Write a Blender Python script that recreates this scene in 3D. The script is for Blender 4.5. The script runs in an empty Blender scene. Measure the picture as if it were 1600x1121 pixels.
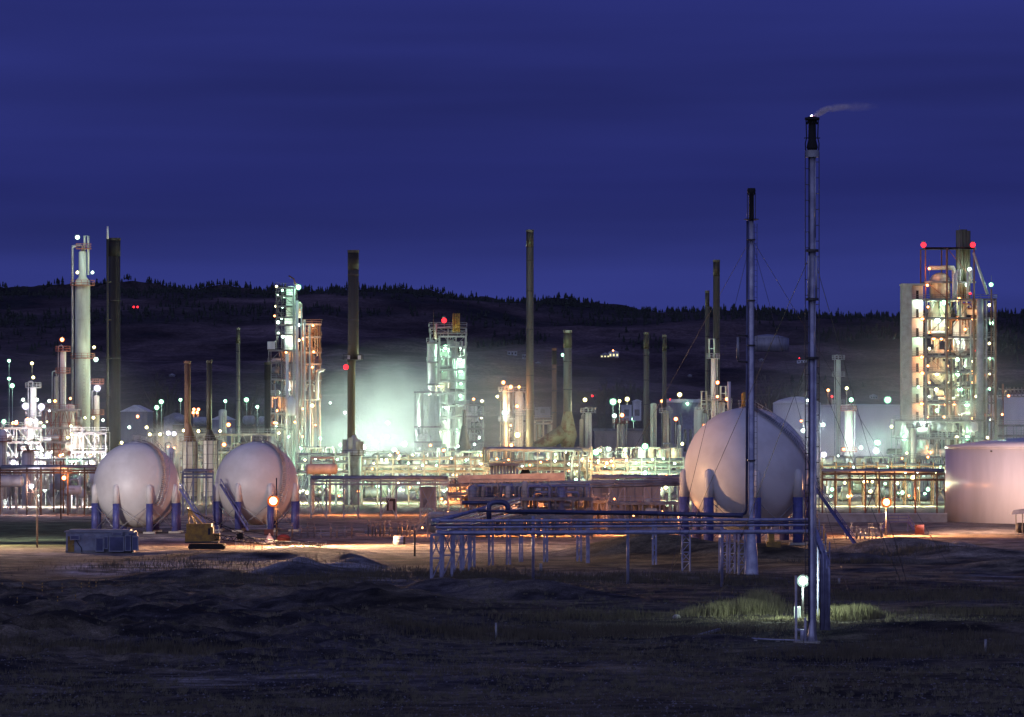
import bpy, math, random
from mathutils import Vector, noise, Matrix
R = math.radians
rnd = random.Random(7)
SC = bpy.context.scene
COL = SC.collection

# ---------------------------------------------------------------- camera
FPX, HOR, CAMH = 6666.67, 658.0, 20.0      # focal length in photo pixels, horizon row, eye height
cd = bpy.data.cameras.new('camera'); cam = bpy.data.objects.new('camera', cd); COL.objects.link(cam)
cam.location = (0, 0, CAMH); cam.rotation_euler = (R(90), 0, 0)
cd.sensor_width = 36; cd.lens = 150; cd.shift_y = (HOR-560.5)/1600
cd.clip_start = 1; cd.clip_end = 30000
SC.camera = cam

def X(px, d): return (px-800)/FPX*d
def Z(py, d): return CAMH-(py-HOR)/FPX*d
def D(py): return FPX*CAMH/(py-HOR)        # distance of a ground point seen at row py
def at(px, py, d): return Vector((X(px, d), d, Z(py, d)))

# ---------------------------------------------------------------- sky, dusk light, exposure
SC.view_settings.view_transform = 'Standard'; SC.view_settings.look = 'None'
SC.view_settings.exposure = 0.0; SC.view_settings.gamma = 1.0
SC.render.engine = 'CYCLES'
SC.cycles.use_denoising = True; SC.cycles.use_adaptive_sampling = False; SC.cycles.max_bounces = 5; SC.cycles.diffuse_bounces = 3
SC.cycles.glossy_bounces = 3; SC.cycles.volume_bounces = 1; SC.cycles.sample_clamp_indirect = 2
SC.cycles.sample_clamp_direct = 0; SC.cycles.use_light_tree = True; SC.cycles.volume_max_steps = 64
SC.cycles.caustics_reflective = False; SC.cycles.caustics_refractive = False
W = bpy.data.worlds.new('World'); SC.world = W; W.use_nodes = True
nt = W.node_tree; nt.nodes.clear()
def N(t, typ, **k):
    n = t.nodes.new(typ)
    for a, v in k.items(): setattr(n, a, v)
    return n
def L(t, a, b): t.links.new(a, b)
def mth(t, op, a, b=None, c=None, clamp=False):
    n = N(t, 'ShaderNodeMath', operation=op, use_clamp=clamp)
    for i, v in enumerate((a, b, c)):
        if v is None: continue
        if isinstance(v, (int, float)): n.inputs[i].default_value = v
        else: L(t, v, n.inputs[i])
    return n.outputs[0]
def mixc(t, f, a, b):
    n = N(t, 'ShaderNodeMix', data_type='RGBA')
    for s, v in ((n.inputs[0], f), (n.inputs[6], a), (n.inputs[7], b)):
        if isinstance(v, (int, float)): s.default_value = v
        elif isinstance(v, tuple): s.default_value = (*v[:3], 1)
        else: L(t, v, s)
    return n.outputs[2]
def ramp(t, f, stops):
    n = N(t, 'ShaderNodeValToRGB'); cr = n.color_ramp
    while len(cr.elements) < len(stops): cr.elements.new(0.5)
    for e, (p, c) in zip(cr.elements, stops):
        e.position = p; e.color = (*c, 1) if len(c) == 3 else c
    L(t, f, n.inputs[0]); return n.outputs[0]
tc = N(nt, 'ShaderNodeTexCoord'); sp = N(nt, 'ShaderNodeSeparateXYZ'); L(nt, tc.outputs['Generated'], sp.inputs[0])
el = sp.outputs[2]
front = ramp(nt, mth(nt, 'MULTIPLY', el, 5.0, clamp=True), [
    (0.0, (.031, .040, .200)), (.19, (.0275, .0355, .190)), (.275, (.0185, .0235, .142)), (.37, (.0235, .0300, .175)), (.6, (.0205, .0262, .160)), (1, (.0165, .0215, .142))])
# broad faint streaks of thin cloud
mp = N(nt, 'ShaderNodeMapping'); mp.inputs['Scale'].default_value = (2.2, 2.2, 26); mp.inputs['Rotation'].default_value = (0, R(1.5), 0)
L(nt, tc.outputs['Generated'], mp.inputs[0])
nz = N(nt, 'ShaderNodeTexNoise'); nz.inputs['Scale'].default_value = 1.7; nz.inputs['Detail'].default_value = 3
L(nt, mp.outputs[0], nz.inputs[0])
streak = mth(nt, 'MULTIPLY_ADD', mth(nt, 'SUBTRACT', nz.outputs[0], .5), 1.25, 1.0)
vm = N(nt, 'ShaderNodeVectorMath', operation='SCALE'); L(nt, front, vm.inputs[0]); L(nt, streak, vm.inputs[3])
# afterglow on the side of the sky behind the camera
back = mth(nt, 'MULTIPLY_ADD', sp.outputs[1], -0.75, 0.35, clamp=True)
sky = N(nt, 'ShaderNodeTexSky'); sky.sky_type = 'NISHITA'; sky.sun_disc = False
sky.sun_elevation = R(-3); sky.sun_rotation = R(150)
glow = mixc(nt, 0.06, (.20, .225, .50), sky.outputs[0])
dp = N(nt, 'ShaderNodeVectorMath', operation='DOT_PRODUCT'); L(nt, tc.outputs['Generated'], dp.inputs[0]); dp.inputs[1].default_value = (-.571, -.73, .375)
lobe = mth(nt, 'POWER', mth(nt, 'MAXIMUM', dp.outputs['Value'], 0.0), 8.0)
glow2 = N(nt, 'ShaderNodeVectorMath', operation='SCALE'); glow2.inputs[0].default_value = (.24, .255, .38); L(nt, lobe, glow2.inputs[3])
ga = N(nt, 'ShaderNodeVectorMath', operation='ADD'); L(nt, glow, ga.inputs[0]); L(nt, glow2.outputs[0], ga.inputs[1]); glow = ga.outputs[0]
col = mixc(nt, back, vm.outputs[0], glow)
bg = N(nt, 'ShaderNodeBackground'); L(nt, col, bg.inputs[0]); bg.inputs[1].default_value = 1.0
wo = N(nt, 'ShaderNodeOutputWorld'); L(nt, bg.outputs[0], wo.inputs[0])
W.cycles.sampling_method = 'NONE'
sd = bpy.data.lights.new('sun', 'SUN'); sd.energy = 0.02; sd.angle = R(14); sd.color = (.62, .66, 1.0)
sun = bpy.data.objects.new('sun', sd); COL.objects.link(sun); sun.rotation_euler = (R(68), 0, R(-38))

# ---------------------------------------------------------------- materials
def mat(name, c, rough=.6, metal=0.0, c2=None, scale=.4, stretch=(1, 1, 1), lo=.4, hi=.62, bump=0.0, bscale=4, fac=1.0, coat=0):
    m = bpy.data.materials.new(name); m.use_nodes = True; t = m.node_tree
    b = t.nodes['Principled BSDF']; b.inputs['Roughness'].default_value = rough; b.inputs['Metallic'].default_value = metal
    b.inputs['Coat Weight'].default_value = coat
    g = N(t, 'ShaderNodeNewGeometry')
    mpn = N(t, 'ShaderNodeMapping'); mpn.inputs['Scale'].default_value = stretch; L(t, g.outputs['Position'], mpn.inputs[0])
    n = N(t, 'ShaderNodeTexNoise'); n.inputs['Scale'].default_value = scale; n.inputs['Detail'].default_value = 6; n.inputs['Roughness'].default_value = .62
    L(t, mpn.outputs[0], n.inputs[0])
    if c2 is None: c2 = tuple(v*.72 for v in c)
    L(t, ramp(t, n.outputs[0], [(lo, c), (hi, tuple(a*(1-fac)+b_*fac for a, b_ in zip(c, c2)))]), b.inputs['Base Color'])
    if bump:
        n2 = N(t, 'ShaderNodeTexNoise'); n2.inputs['Scale'].default_value = bscale; n2.inputs['Detail'].default_value = 5; L(t, g.outputs['Position'], n2.inputs[0])
        bp = N(t, 'ShaderNodeBump'); bp.inputs['Strength'].default_value = bump; bp.inputs['Distance'].default_value = .3
        L(t, n2.outputs[0], bp.inputs['Height']); L(t, bp.outputs[0], b.inputs['Normal'])
    return m
M = {}
M['white'] = mat('white_paint', (.68, .69, .67), .42, c2=(.5, .49, .45), stretch=(1, 1, .25))
M['cream'] = mat('cream_paint', (.56, .52, .42), .5, c2=(.36, .31, .22), stretch=(1, 1, .2))
M['pale'] = mat('pale_green_paint', (.5, .57, .5), .45, c2=(.33, .36, .3), stretch=(1, 1, .2))
M['tank'] = mat('tank_paint', (.74, .69, .66), .28, c2=(.6, .56, .52), scale=.12, stretch=(1, 1, .2), coat=.3)
M['sphere'] = mat('sphere_paint', (.70, .68, .65), .42, c2=(.58, .555, .52), scale=.15, bump=.02, bscale=1.5)
M['seam'] = mat('weld_seam_paint', (.585, .56, .53), .6)
M['blue'] = mat('blue_paint', (.075, .085, .27), .45, c2=(.055, .06, .19), scale=1.2)
M['bluepipe'] = mat('blue_grey_pipe', (.46, .465, .55), .35, .3, c2=(.28, .28, .37), scale=.8)
M['darkpipe'] = mat('dark_blue_pipe', (.10, .105, .2), .4, .3, c2=(.06, .065, .12))
M['bridge'] = mat('bridge_blue_paint', (.32, .33, .47), .4, .2, c2=(.19, .19, .30), scale=.8)
M['galv'] = mat('galvanised_steel', (.36, .37, .38), .5, .4, c2=(.24, .24, .25))
M['steel'] = mat('grey_steel', (.27, .27, .26), .55, .2, c2=(.15, .13, .11))
M['darksteel'] = mat('dark_steel', (.07, .065, .065), .55, .3, c2=(.035, .032, .03))
M['soot'] = mat('sooty_steel', (.012, .011, .010), .8, c2=(.006, .006, .006))
M['rust'] = mat('rusty_steel', (.23, .13, .075), .8, c2=(.11, .055, .03), scale=.5, stretch=(1, 1, .25))
M['redsteel'] = mat('red_oxide_steel', (.34, .12, .07), .7, c2=(.2, .07, .05))
M['stackgrey'] = mat('weathered_stack_steel', (.17, .165, .12), .55, .3, c2=(.085, .075, .045), scale=.35, stretch=(1, 1, .08), bump=.05)
M['stackdark'] = mat('dark_stack_steel', (.075, .07, .045), .5, .3, c2=(.035, .03, .02), scale=.35, stretch=(1, 1, .08))
M['stackgreen'] = mat('grey_green_stack_steel', (.24, .29, .25), .45, .3, c2=(.16, .13, .08), scale=.3, stretch=(1, 1, .12))
M['tan'] = mat('tan_panel', (.44, .36, .27), .65, c2=(.3, .23, .16), stretch=(1, 1, .3))
M['concrete'] = mat('concrete', (.40, .385, .33), .85, c2=(.3, .28, .23), scale=.5, bump=.1)
M['yellow'] = mat('yellow_paint', (.38, .23, .03), .5, c2=(.2, .12, .03), scale=1.2)
M['red'] = mat('red_paint', (.12, .025, .02), .6)
M['shed'] = mat('corrugated_metal', (.30, .30, .33), .5, .2, stretch=(1, 1, .2))
M['shedblue'] = mat('blue_grey_metal', (.30, .32, .38), .5, .1, c2=(.2, .2, .24), scale=.7)
M['black'] = mat('dark_opening', (.01, .01, .012), .6)
M['glass'] = mat('window_glass', (.03, .035, .05), .1)
M['whiteroof'] = mat('white_roof', (.7, .72, .75), .5)
M['duct'] = mat('stained_duct', (.30, .27, .16), .6, .2, c2=(.2, .09, .04), scale=.6, lo=.48, hi=.62)

def emis(name, c, s):
    m = bpy.data.materials.new(name); m.use_nodes = True; t = m.node_tree; t.nodes.clear()
    e = N(t, 'ShaderNodeEmission'); e.inputs[0].default_value = (*c, 1); e.inputs[1].default_value = s
    o = N(t, 'ShaderNodeOutputMaterial'); L(t, e.outputs[0], o.inputs[0]); return m
LC = {'G': (.52, 1.0, .68), 'W': (.78, 1.0, .86), 'Y': (1.0, .92, .5), 'O': (1.0, .36, .12), 'R': (1.0, .02, .03), 'V': (.95, .85, 1.0)}
LN = {'G': 'green-white', 'W': 'white', 'Y': 'yellowish', 'O': 'orange', 'R': 'red', 'V': 'violet-white'}
_em = {}
def em(kind, s):
    k = (kind, round(s, 1))
    if k not in _em: _em[k] = emis('lamp_glow', LC[kind], s); _em[k].cycles.emission_sampling = 'NONE'
    return _em[k]

HALOC = {'G': (.3, 1.0, .55), 'W': (.65, 1.0, .85), 'Y': (1.0, .8, .2), 'O': (1.0, .20, .05), 'V': (.8, .75, 1.0), 'R': (1, .02, .03)}  # colours of the glowing halo rings added round the bulbs
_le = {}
def em_halo(kind):
    if kind not in _le: _le[kind] = emis('lamp_halo', HALOC[kind], .75); _le[kind].cycles.emission_sampling = 'NONE'
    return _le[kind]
# ---------------------------------------------------------------- mesh kit
class MB:
    def __init__(s): s.v = []; s.f = []; s.sm = []
    def add(s, vs, fs, smooth=False):
        b = len(s.v); s.v += [tuple(v) for v in vs]; s.f += [tuple(i+b for i in f) for f in fs]; s.sm += [smooth]*len(fs); return s
    def box(s, x0, x1, y0, y1, z0, z1):
        return s.add([(x0, y0, z0), (x1, y0, z0), (x1, y1, z0), (x0, y1, z0), (x0, y0, z1), (x1, y0, z1), (x1, y1, z1), (x0, y1, z1)],
                     [(0, 3, 2, 1), (4, 5, 6, 7), (0, 1, 5, 4), (1, 2, 6, 5), (2, 3, 7, 6), (3, 0, 4, 7)])
    def bar(s, p, q, w, h=None):
        p, q = Vector(p), Vector(q); h = h or w; d = q-p
        if d.length < 1e-6: return s
        d.normalize(); up = Vector((0, 0, 1)) if abs(d.z) < .95 else Vector((0, 1, 0))
        a = d.cross(up).normalized()*w/2; b = d.cross(a).normalized()*h/2
        return s.add([p-a-b, p+a-b, p+a+b, p-a+b, q-a-b, q+a-b, q+a+b, q-a+b],
                     [(0, 3, 2, 1), (4, 5, 6, 7), (0, 1, 5, 4), (1, 2, 6, 5), (2, 3, 7, 6), (3, 0, 4, 7)])
    def tube(s, p, q, r, r2=None, n=10, caps=True):
        p, q = Vector(p), Vector(q); r2 = r if r2 is None else r2; d = (q-p)
        if d.length < 1e-6: return s
        d.normalize(); up = Vector((0, 0, 1)) if abs(d.z) < .95 else Vector((0, 1, 0))
        a = d.cross(up).normalized(); b = d.cross(a).normalized(); vs = []
        for c, rr in ((p, r), (q, r2)):
            for i in range(n):
                t = 2*math.pi*i/n; vs.append(c+(a*math.cos(t)+b*math.sin(t))*rr)
        b0 = len(s.v); s.add(vs, [(i, (i+1) % n, n+(i+1) % n, n+i) for i in range(n)], True)
        if caps: s.f += [tuple(b0+i for i in reversed(range(n))), tuple(b0+n+i for i in range(n))]; s.sm += [False, False]
        return s
    def path(s, pts, r, n=8):
        pts = [Vector(p) for p in pts]; rings = []; up = None
        for i, p in enumerate(pts):
            d = (pts[min(i+1, len(pts)-1)]-pts[max(i-1, 0)]).normalized()
            if up is None: up = Vector((0, 0, 1)) if abs(d.z) < .9 else Vector((0, 1, 0))
            a = d.cross(up)
            if a.length < .1: a = d.cross(Vector((.3, 1, .1)))
            a.normalize(); up = a.cross(d).normalized()
            k = 1.0
            if 0 < i < len(pts)-1:
                c = (pts[i]-pts[i-1]).normalized().dot((pts[i+1]-pts[i]).normalized()); k = min(1.5, 1/max(.5, math.sqrt((1+c)/2)))
            rings.append([p+(a*math.cos(2*math.pi*j/n)*1+up*math.sin(2*math.pi*j/n)*1)*r*(k if i % 1 == 0 else 1) for j in range(n)])
        vs = [v for g in rings for v in g]; fs = []
        for i in range(len(pts)-1):
            for j in range(n): fs.append((i*n+j, i*n+(j+1) % n, (i+1)*n+(j+1) % n, (i+1)*n+j))
        b0 = len(s.v); s.add(vs, fs, True)
        s.f += [tuple(b0+i for i in reversed(range(n))), tuple(b0+(len(pts)-1)*n+i for i in range(n))]; s.sm += [False, False]
        return s
    def lathe(s, c, prof, n=24, smooth=True):
        c = Vector(c); vs = []; fs = []
        for r, z in prof:
            for i in range(n):
                t = 2*math.pi*i/n; vs.append((c.x+r*math.cos(t), c.y+r*math.sin(t), c.z+z))
        for k in range(len(prof)-1):
            for i in range(n): fs.append((k*n+i, k*n+(i+1) % n, (k+1)*n+(i+1) % n, (k+1)*n+i))
        b0 = len(s.v); s.add(vs, fs, smooth)
        if prof[0][0] > 1e-3: s.f.append(tuple(b0+i for i in reversed(range(n)))); s.sm.append(False)
        if prof[-1][0] > 1e-3: s.f.append(tuple(b0+(len(prof)-1)*n+i for i in range(n))); s.sm.append(False)
        return s
    def ball(s, c, r, n=16, m=8, sz=1.0):
        return s.lathe(c, [(max(r*math.sin(math.pi*k/m), 1e-4), -r*sz*math.cos(math.pi*k/m)) for k in range(m+1)], n)
    def hvessel(s, p, q, r, n=16):       # horizontal drum with domed ends
        p, q = Vector(p), Vector(q); d = (q-p).normalized()
        L_ = [(p-d*r*.5, .01), (p-d*r*.42, r*.55), (p-d*r*.2, r*.88), (p, r), (q, r), (q+d*r*.2, r*.88), (q+d*r*.42, r*.55), (q+d*r*.5, .01)]
        for (a, ra), (b, rb) in zip(L_, L_[1:]): s.tube(a, b, ra, rb, n, caps=False)
        return s
def build(name, mb, m, parent=None, label=None, at_=None):
    me = bpy.data.meshes.new(name); o = bpy.data.objects.new(name, me)
    off = Vector((0, 0, 0))
    if parent is not None: off = Vector(parent['_o'])
    elif at_ is not None: off = Vector(at_); o.location = off
    me.from_pydata([(v[0]-off.x, v[1]-off.y, v[2]-off.z) for v in mb.v], [], mb.f)
    me.polygons.foreach_set('use_smooth', mb.sm); me.materials.append(M[m] if isinstance(m, str) else m); me.update()
    COL.objects.link(o)
    if parent is not None: o.parent = parent; o['_o'] = list(off)
    elif at_ is not None: o['_o'] = list(off)
    else: o['_o'] = [0, 0, 0]
    if label: o['label'] = label
    return o
def thing(name, label, cat, loc, group=None):
    o = bpy.data.objects.new(name, None); COL.objects.link(o); o.location = loc; o.empty_display_size = 1
    o['label'] = label; o['category'] = cat; o['_o'] = list(loc)
    if group: o['group'] = group
    return o
def tag(o, label=None, cat=None, group=None, kind=None):
    if label: o['label'] = label
    if cat: o['category'] = cat
    if group: o['group'] = group
    if kind: o['kind'] = kind
    return o
_o1 = 'zeroth first second third fourth fifth sixth seventh eighth ninth tenth eleventh twelfth thirteenth fourteenth fifteenth sixteenth seventeenth eighteenth nineteenth'.split()
ORD = _o1+[('twentieth' if t == 'twenty' else t[:-1]+'ieth') if i == 0 else f'{t}-{_o1[i]}' for t in ('twenty', 'thirty', 'forty') for i in range(10)]
def sm(a, b, x):
    t = max(0, min(1, (x-a)/(b-a))); return t*t*(3-2*t)
def fbm(x, y, s, o=4):
    return noise.fractal(Vector((x/s, y/s, 3.7)), 1.0, 2.0, o)

# ================================================================ TERRAIN
def gauss(px, py, wx, wy, h, flat=False): d = D(py); return (X(px, d), d, wx, wy, h)
MOUNDS = [gauss(470, 893, 3, 4, 1.9), gauss(455, 896, 5, 5, 1.6), gauss(560, 884, 3, 4, 1.3), gauss(546, 877, 2.5, 6, 1.1), gauss(535, 890, 4, 7, 1.0), gauss(682, 926, 4, 4, 1.5), gauss(770, 928, 5, 4, 1.6),
          gauss(838, 932, 7, 4, 1.8), gauss(300, 905, 8, 5, 1.2), gauss(590, 945, 9, 5, 1.1), gauss(530, 948, 9, 6, 1.2), gauss(650, 950, 7, 5, .9),
          gauss(985, 868, 10, 9, 1.9), gauss(1060, 868, 11, 9, 1.7), gauss(1140, 872, 10, 9, 1.4), gauss(1225, 872, 8, 8, 1.0), gauss(1380, 868, 8, 6, 1.5), gauss(1450, 868, 12, 8, 1.5),
          gauss(1520, 872, 12, 8, 1.4), gauss(1498, 856, 3, 5, 1.0), gauss(1340, 876, 6, 5, 1.0), gauss(1590, 890, 8, 6, 1.2), gauss(700, 985, 12, 4, 1.1), gauss(620, 992, 8, 3, .8),
          gauss(400, 872, 14, 8, 1.2), gauss(480, 868, 10, 6, 1.2), gauss(250, 985, 14, 6, 1.6), gauss(90, 1000, 14, 6, 1.8), gauss(1110, 1000, 5, 3, .6), gauss(1500, 990, 15, 6, 1.2)]
def gh(x, y):
    h = 0.0
    for gx, gy, wx, wy, a in MOUNDS:
        dx = (x-gx)/wx; dy = (y-gy)/wy
        if abs(dx) < 3 and abs(dy) < 3: h += a*math.exp(-dx*dx-dy*dy)
    near = 1-sm(560, 680, y)
    px = x/y*FPX+800
    rough = sm(560, 480, y)*sm(330, 370, y)*sm(760, 520, px)      # tipped spoil heaps at left
    if near > 0:
        h += near*(.35*fbm(x, y, 22)+.14*fbm(x, y, 5))
        if rough > 0:
            h += rough*(.85*max(0, abs(fbm(x+40, y, 9, 3))*1.6)+.5*fbm(x, y, 3))
    h += (1-near)*.0
    h -= .35*math.exp(-((px-400)/110)**2-((y-575)/22)**2)          # shallow pit
    return h
nx, ny = 300, 520
ys = [150*(9500/150)**((j/ny)**1.35) if False else 0 for j in range(ny+1)]
ys = []
y = 200.0
while y < 900: ys.append(y); y += max(.9, y*.0028)
while y < 14000: ys.append(y); y *= 1.035
xs = [(-1+2*i/nx) for i in range(nx+1)]
g = MB(); gcols = []
def ground_colour(x, y):
    px = x/y*FPX+800; py = HOR+FPX*CAMH/y
    n1 = fbm(x, y, 30); n2 = fbm(x+500, y, 8); n3 = fbm(x, y*2, 3, 3)
    dry = (.105, .088, .06); soil = (.078, .070, .068); pale = (.26, .25, .25); sand = (.42, .34, .27); green = (.06, .10, .045)
    k = max(0, min(1, .5+1.6*n1+1.1*n2+.6*n3)); n4 = fbm(x, y, 55, 3)
    c = [a*(1-k)+b*k for a, b in zip(soil, dry)]
    def mx(q, w):
        w = max(0, min(1, w))
        for i in range(3): c[i] = c[i]*(1-w)+q[i]*w
    mx(pale, 1.0*math.exp(-((py-889)/12)**4)*sm(40, 170, px)*sm(640, 500, px)*(.75+n2)); mx(dry, .9*math.exp(-((py-922)/9)**2)*sm(700, 500, px))          # pale scraped strip
    mx(pale, .6*max(0, n2+n3*.6)*math.exp(-((py-1068)/14)**2)*sm(900, 300, px))
    mx(pale, .5*math.exp(-((px-590)/60)**2-((py-912)/7)**2)); mx(pale, .8*math.exp(-((px-560)/30)**2-((py-880)/12)**2)); mx(pale, .8*math.exp(-((px-470)/28)**2-((py-890)/7)**2))
    mx(pale, .9*max(0, .3+n2*2)*math.exp(-((py-902)/4)**2)*sm(1490, 1560, px))
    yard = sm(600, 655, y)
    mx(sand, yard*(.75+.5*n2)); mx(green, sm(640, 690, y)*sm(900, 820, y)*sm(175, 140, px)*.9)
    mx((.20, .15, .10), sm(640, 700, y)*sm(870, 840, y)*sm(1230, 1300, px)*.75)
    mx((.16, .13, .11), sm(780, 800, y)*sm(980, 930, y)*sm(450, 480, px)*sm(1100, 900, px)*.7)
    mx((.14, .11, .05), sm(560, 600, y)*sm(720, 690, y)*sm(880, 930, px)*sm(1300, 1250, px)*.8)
    if y > 1700: mx((.075, .062, .06), sm(1700, 2100, y))
    f = max(.3, (.9+.9*n3+.9*n2*(y < 620)))*(1+.7*n4)
    return [max(.01, v*f) for v in c]
for y in ys:
    hw = y*.17+25
    for t in xs:
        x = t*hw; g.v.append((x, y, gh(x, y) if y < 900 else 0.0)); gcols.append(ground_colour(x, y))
w = nx+1
for j in range(len(ys)-1):
    for i in range(nx): g.f.append((j*w+i, j*w+i+1, (j+1)*w+i+1, (j+1)*w+i)); g.sm.append(True)
# wide skirt so the ground carries on beyond the frame and behind the camera
b = len(g.v); S = 20000
g.add([(-S, -S, -3), (S, -S, -3), (S, S, -3), (-S, S, -3)], [(0, 1, 2, 3)]); gcols += [(.085, .075, .062)]*4
def vcol_mat(name, rough=.95, bump=.9, bscale=1.2):
    m = bpy.data.materials.new(name); m.use_nodes = True; t = m.node_tree; b = t.nodes['Principled BSDF']
    b.inputs['Roughness'].default_value = rough; b.inputs['Specular IOR Level'].default_value = .15
    a = N(t, 'ShaderNodeAttribute'); a.attribute_name = 'albedo'
    gg = N(t, 'ShaderNodeNewGeometry'); n = N(t, 'ShaderNodeTexNoise'); n.inputs['Scale'].default_value = bscale; n.inputs['Detail'].default_value = 8; n.inputs['Roughness'].default_value = .7
    L(t, gg.outputs['Position'], n.inputs[0])
    n3 = N(t, 'ShaderNodeTexNoise'); n3.inputs['Scale'].default_value = bscale*6; n3.inputs['Detail'].default_value = 4; L(t, gg.outputs['Position'], n3.inputs[0])
    f = mth(t, 'MULTIPLY', mth(t, 'MULTIPLY_ADD', n.outputs[0], 2.6, -.3, clamp=False), mth(t, 'MULTIPLY_ADD', n3.outputs[0], 2.4, -.2))
    v = N(t, 'ShaderNodeVectorMath', operation='SCALE'); L(t, a.outputs['Color'], v.inputs[0]); L(t, f, v.inputs[3]); L(t, v.outputs[0], b.inputs['Base Color'])
    bp = N(t, 'ShaderNodeBump'); bp.inputs['Strength'].default_value = bump; bp.inputs['Distance'].default_value = .5
    L(t, n.outputs[0], bp.inputs['Height']); L(t, bp.outputs[0], b.inputs['Normal']); return m
def set_cols(o, cols):
    at_ = o.data.color_attributes.new('albedo', 'FLOAT_COLOR', 'POINT')
    at_.data.foreach_set('color', [c for q in cols for c in (*q[:3], 1)])
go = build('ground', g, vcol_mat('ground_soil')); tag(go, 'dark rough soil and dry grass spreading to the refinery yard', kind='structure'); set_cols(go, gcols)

# hills
RIDGE = [(-600, 462), (-100, 466), (0, 468), (100, 471), (250, 467), (400, 471), (520, 465), (620, 468), (700, 474), (800, 480), (1000, 485), (1200, 491), (1300, 497), (1450, 498), (1600, 501), (2300, 506)]
def ridge(px):
    for (a, ya), (b, yb) in zip(RIDGE, RIDGE[1:]):
        if a <= px <= b: return ya+(yb-ya)*(px-a)/(b-a)
    return RIDGE[0][1] if px < 0 else RIDGE[-1][1]
def hz(x, y):
    px = x/y*FPX+800; zr = CAMH+(HOR-ridge(px))/FPX*5600
    t = (y-2300)/3300
    if t <= 0: return -.3
    if t <= 1: h = zr*(.18*sm(0, .35, t)+.34*sm(.25, .75, t)+.48*sm(.62, 1.0, t))
    else: h = zr*(1-.12*(t-1)*3)
    e = max(0, min(1, t*1.6))*(1 if t > 1 else (1-t*.72))
    h += e*(26*fbm(x, y, 620, 5)+34*(.35-abs(fbm(x+900, y*.6, 300, 5)))) + (.8*fbm(x, y, 40, 3)*e)
    return h
hm = MB(); hc = []; HY = []; y = 2250.0
while y < 6600: HY.append(y); y += 22
hn = 360
def wood(x, y):
    z = hz(x, y); t = (y-2300)/3300
    return sm(.74, .88, t+.26*fbm(x, y, 380, 4)+.10*fbm(x, y, 90, 3))
for y in HY:
    for i in range(hn+1):
        x = (-1+2*i/hn)*y*.165; hm.v.append((x, y, hz(x, y)))
        n = fbm(x, y, 160, 5); k = wood(x, y)
        a = [max(.02, v*(1+1.1*n)) for v in (.085, .062, .062)]
        hc.append([q*(1-k*.7)+p*k*.7 for q, p in zip(a, (.02, .022, .022))])
w = hn+1
for j in range(len(HY)-1):
    for i in range(hn): hm.f.append((j*w+i, j*w+i+1, (j+1)*w+i+1, (j+1)*w+i)); hm.sm.append(True)
ho = build('hills', hm, vcol_mat('hill_grass', bump=.3, bscale=.05)); tag(ho, 'dusky bare hills rising behind the refinery to a wooded ridge', kind='structure'); set_cols(ho, hc)
# pines on the ridge: thousands, one mass
M['pine'] = mat('pine_needles', (.028, .036, .028), .9, c2=(.014, .018, .016), scale=.05)
fm = MB(); rnd2 = random.Random(3)
def pine(mb, x, y, z, h, r):
    n = 5; a0 = rnd2.random()*6
    mb.tube((x, y, z-1), (x, y, z+h*.3), h*.03, n=3, caps=False)
    for k in range(3):
        zb = z+h*(.12+.27*k); zt = z+h*(.52+.24*k); rr = r*(1-.27*k)*rnd2.uniform(.8, 1.15); b = len(mb.v)
        for i in range(n):
            t = a0+k+2*math.pi*i/n; q = rr*rnd2.uniform(.65, 1.2); mb.v.append((x+q*math.cos(t), y+q*math.sin(t), zb+rnd2.uniform(-.05, .05)*h))
        mb.v.append((x, y, zt))
        for i in range(n): mb.f.append((b+i, b+(i+1) % n, b+n)); mb.sm.append(False)
for i in range(12500):
    if i < 2800:
        px = rnd2.uniform(-60, 1660); y = 5600+rnd2.uniform(-60, 60)
        if fbm(px*3, 7, 60, 3) < -.35: continue
    else: px = rnd2.uniform(-60, 1660); y = rnd2.uniform(3900, 5600)
    x = X(px, y)
    if i >= 2800 and rnd2.random() > wood(x, y)**1.5: continue
    h = rnd2.uniform(4, 11)*(1.1 if rnd2.random() < .15 else .85); pine(fm, x, y, hz(x, y), h, h*rnd2.uniform(.22, .34))
fo = build('pine_forest', fm, 'pine'); tag(fo, 'dark pine wood covering the ridge of the hills', kind='stuff')

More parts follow.
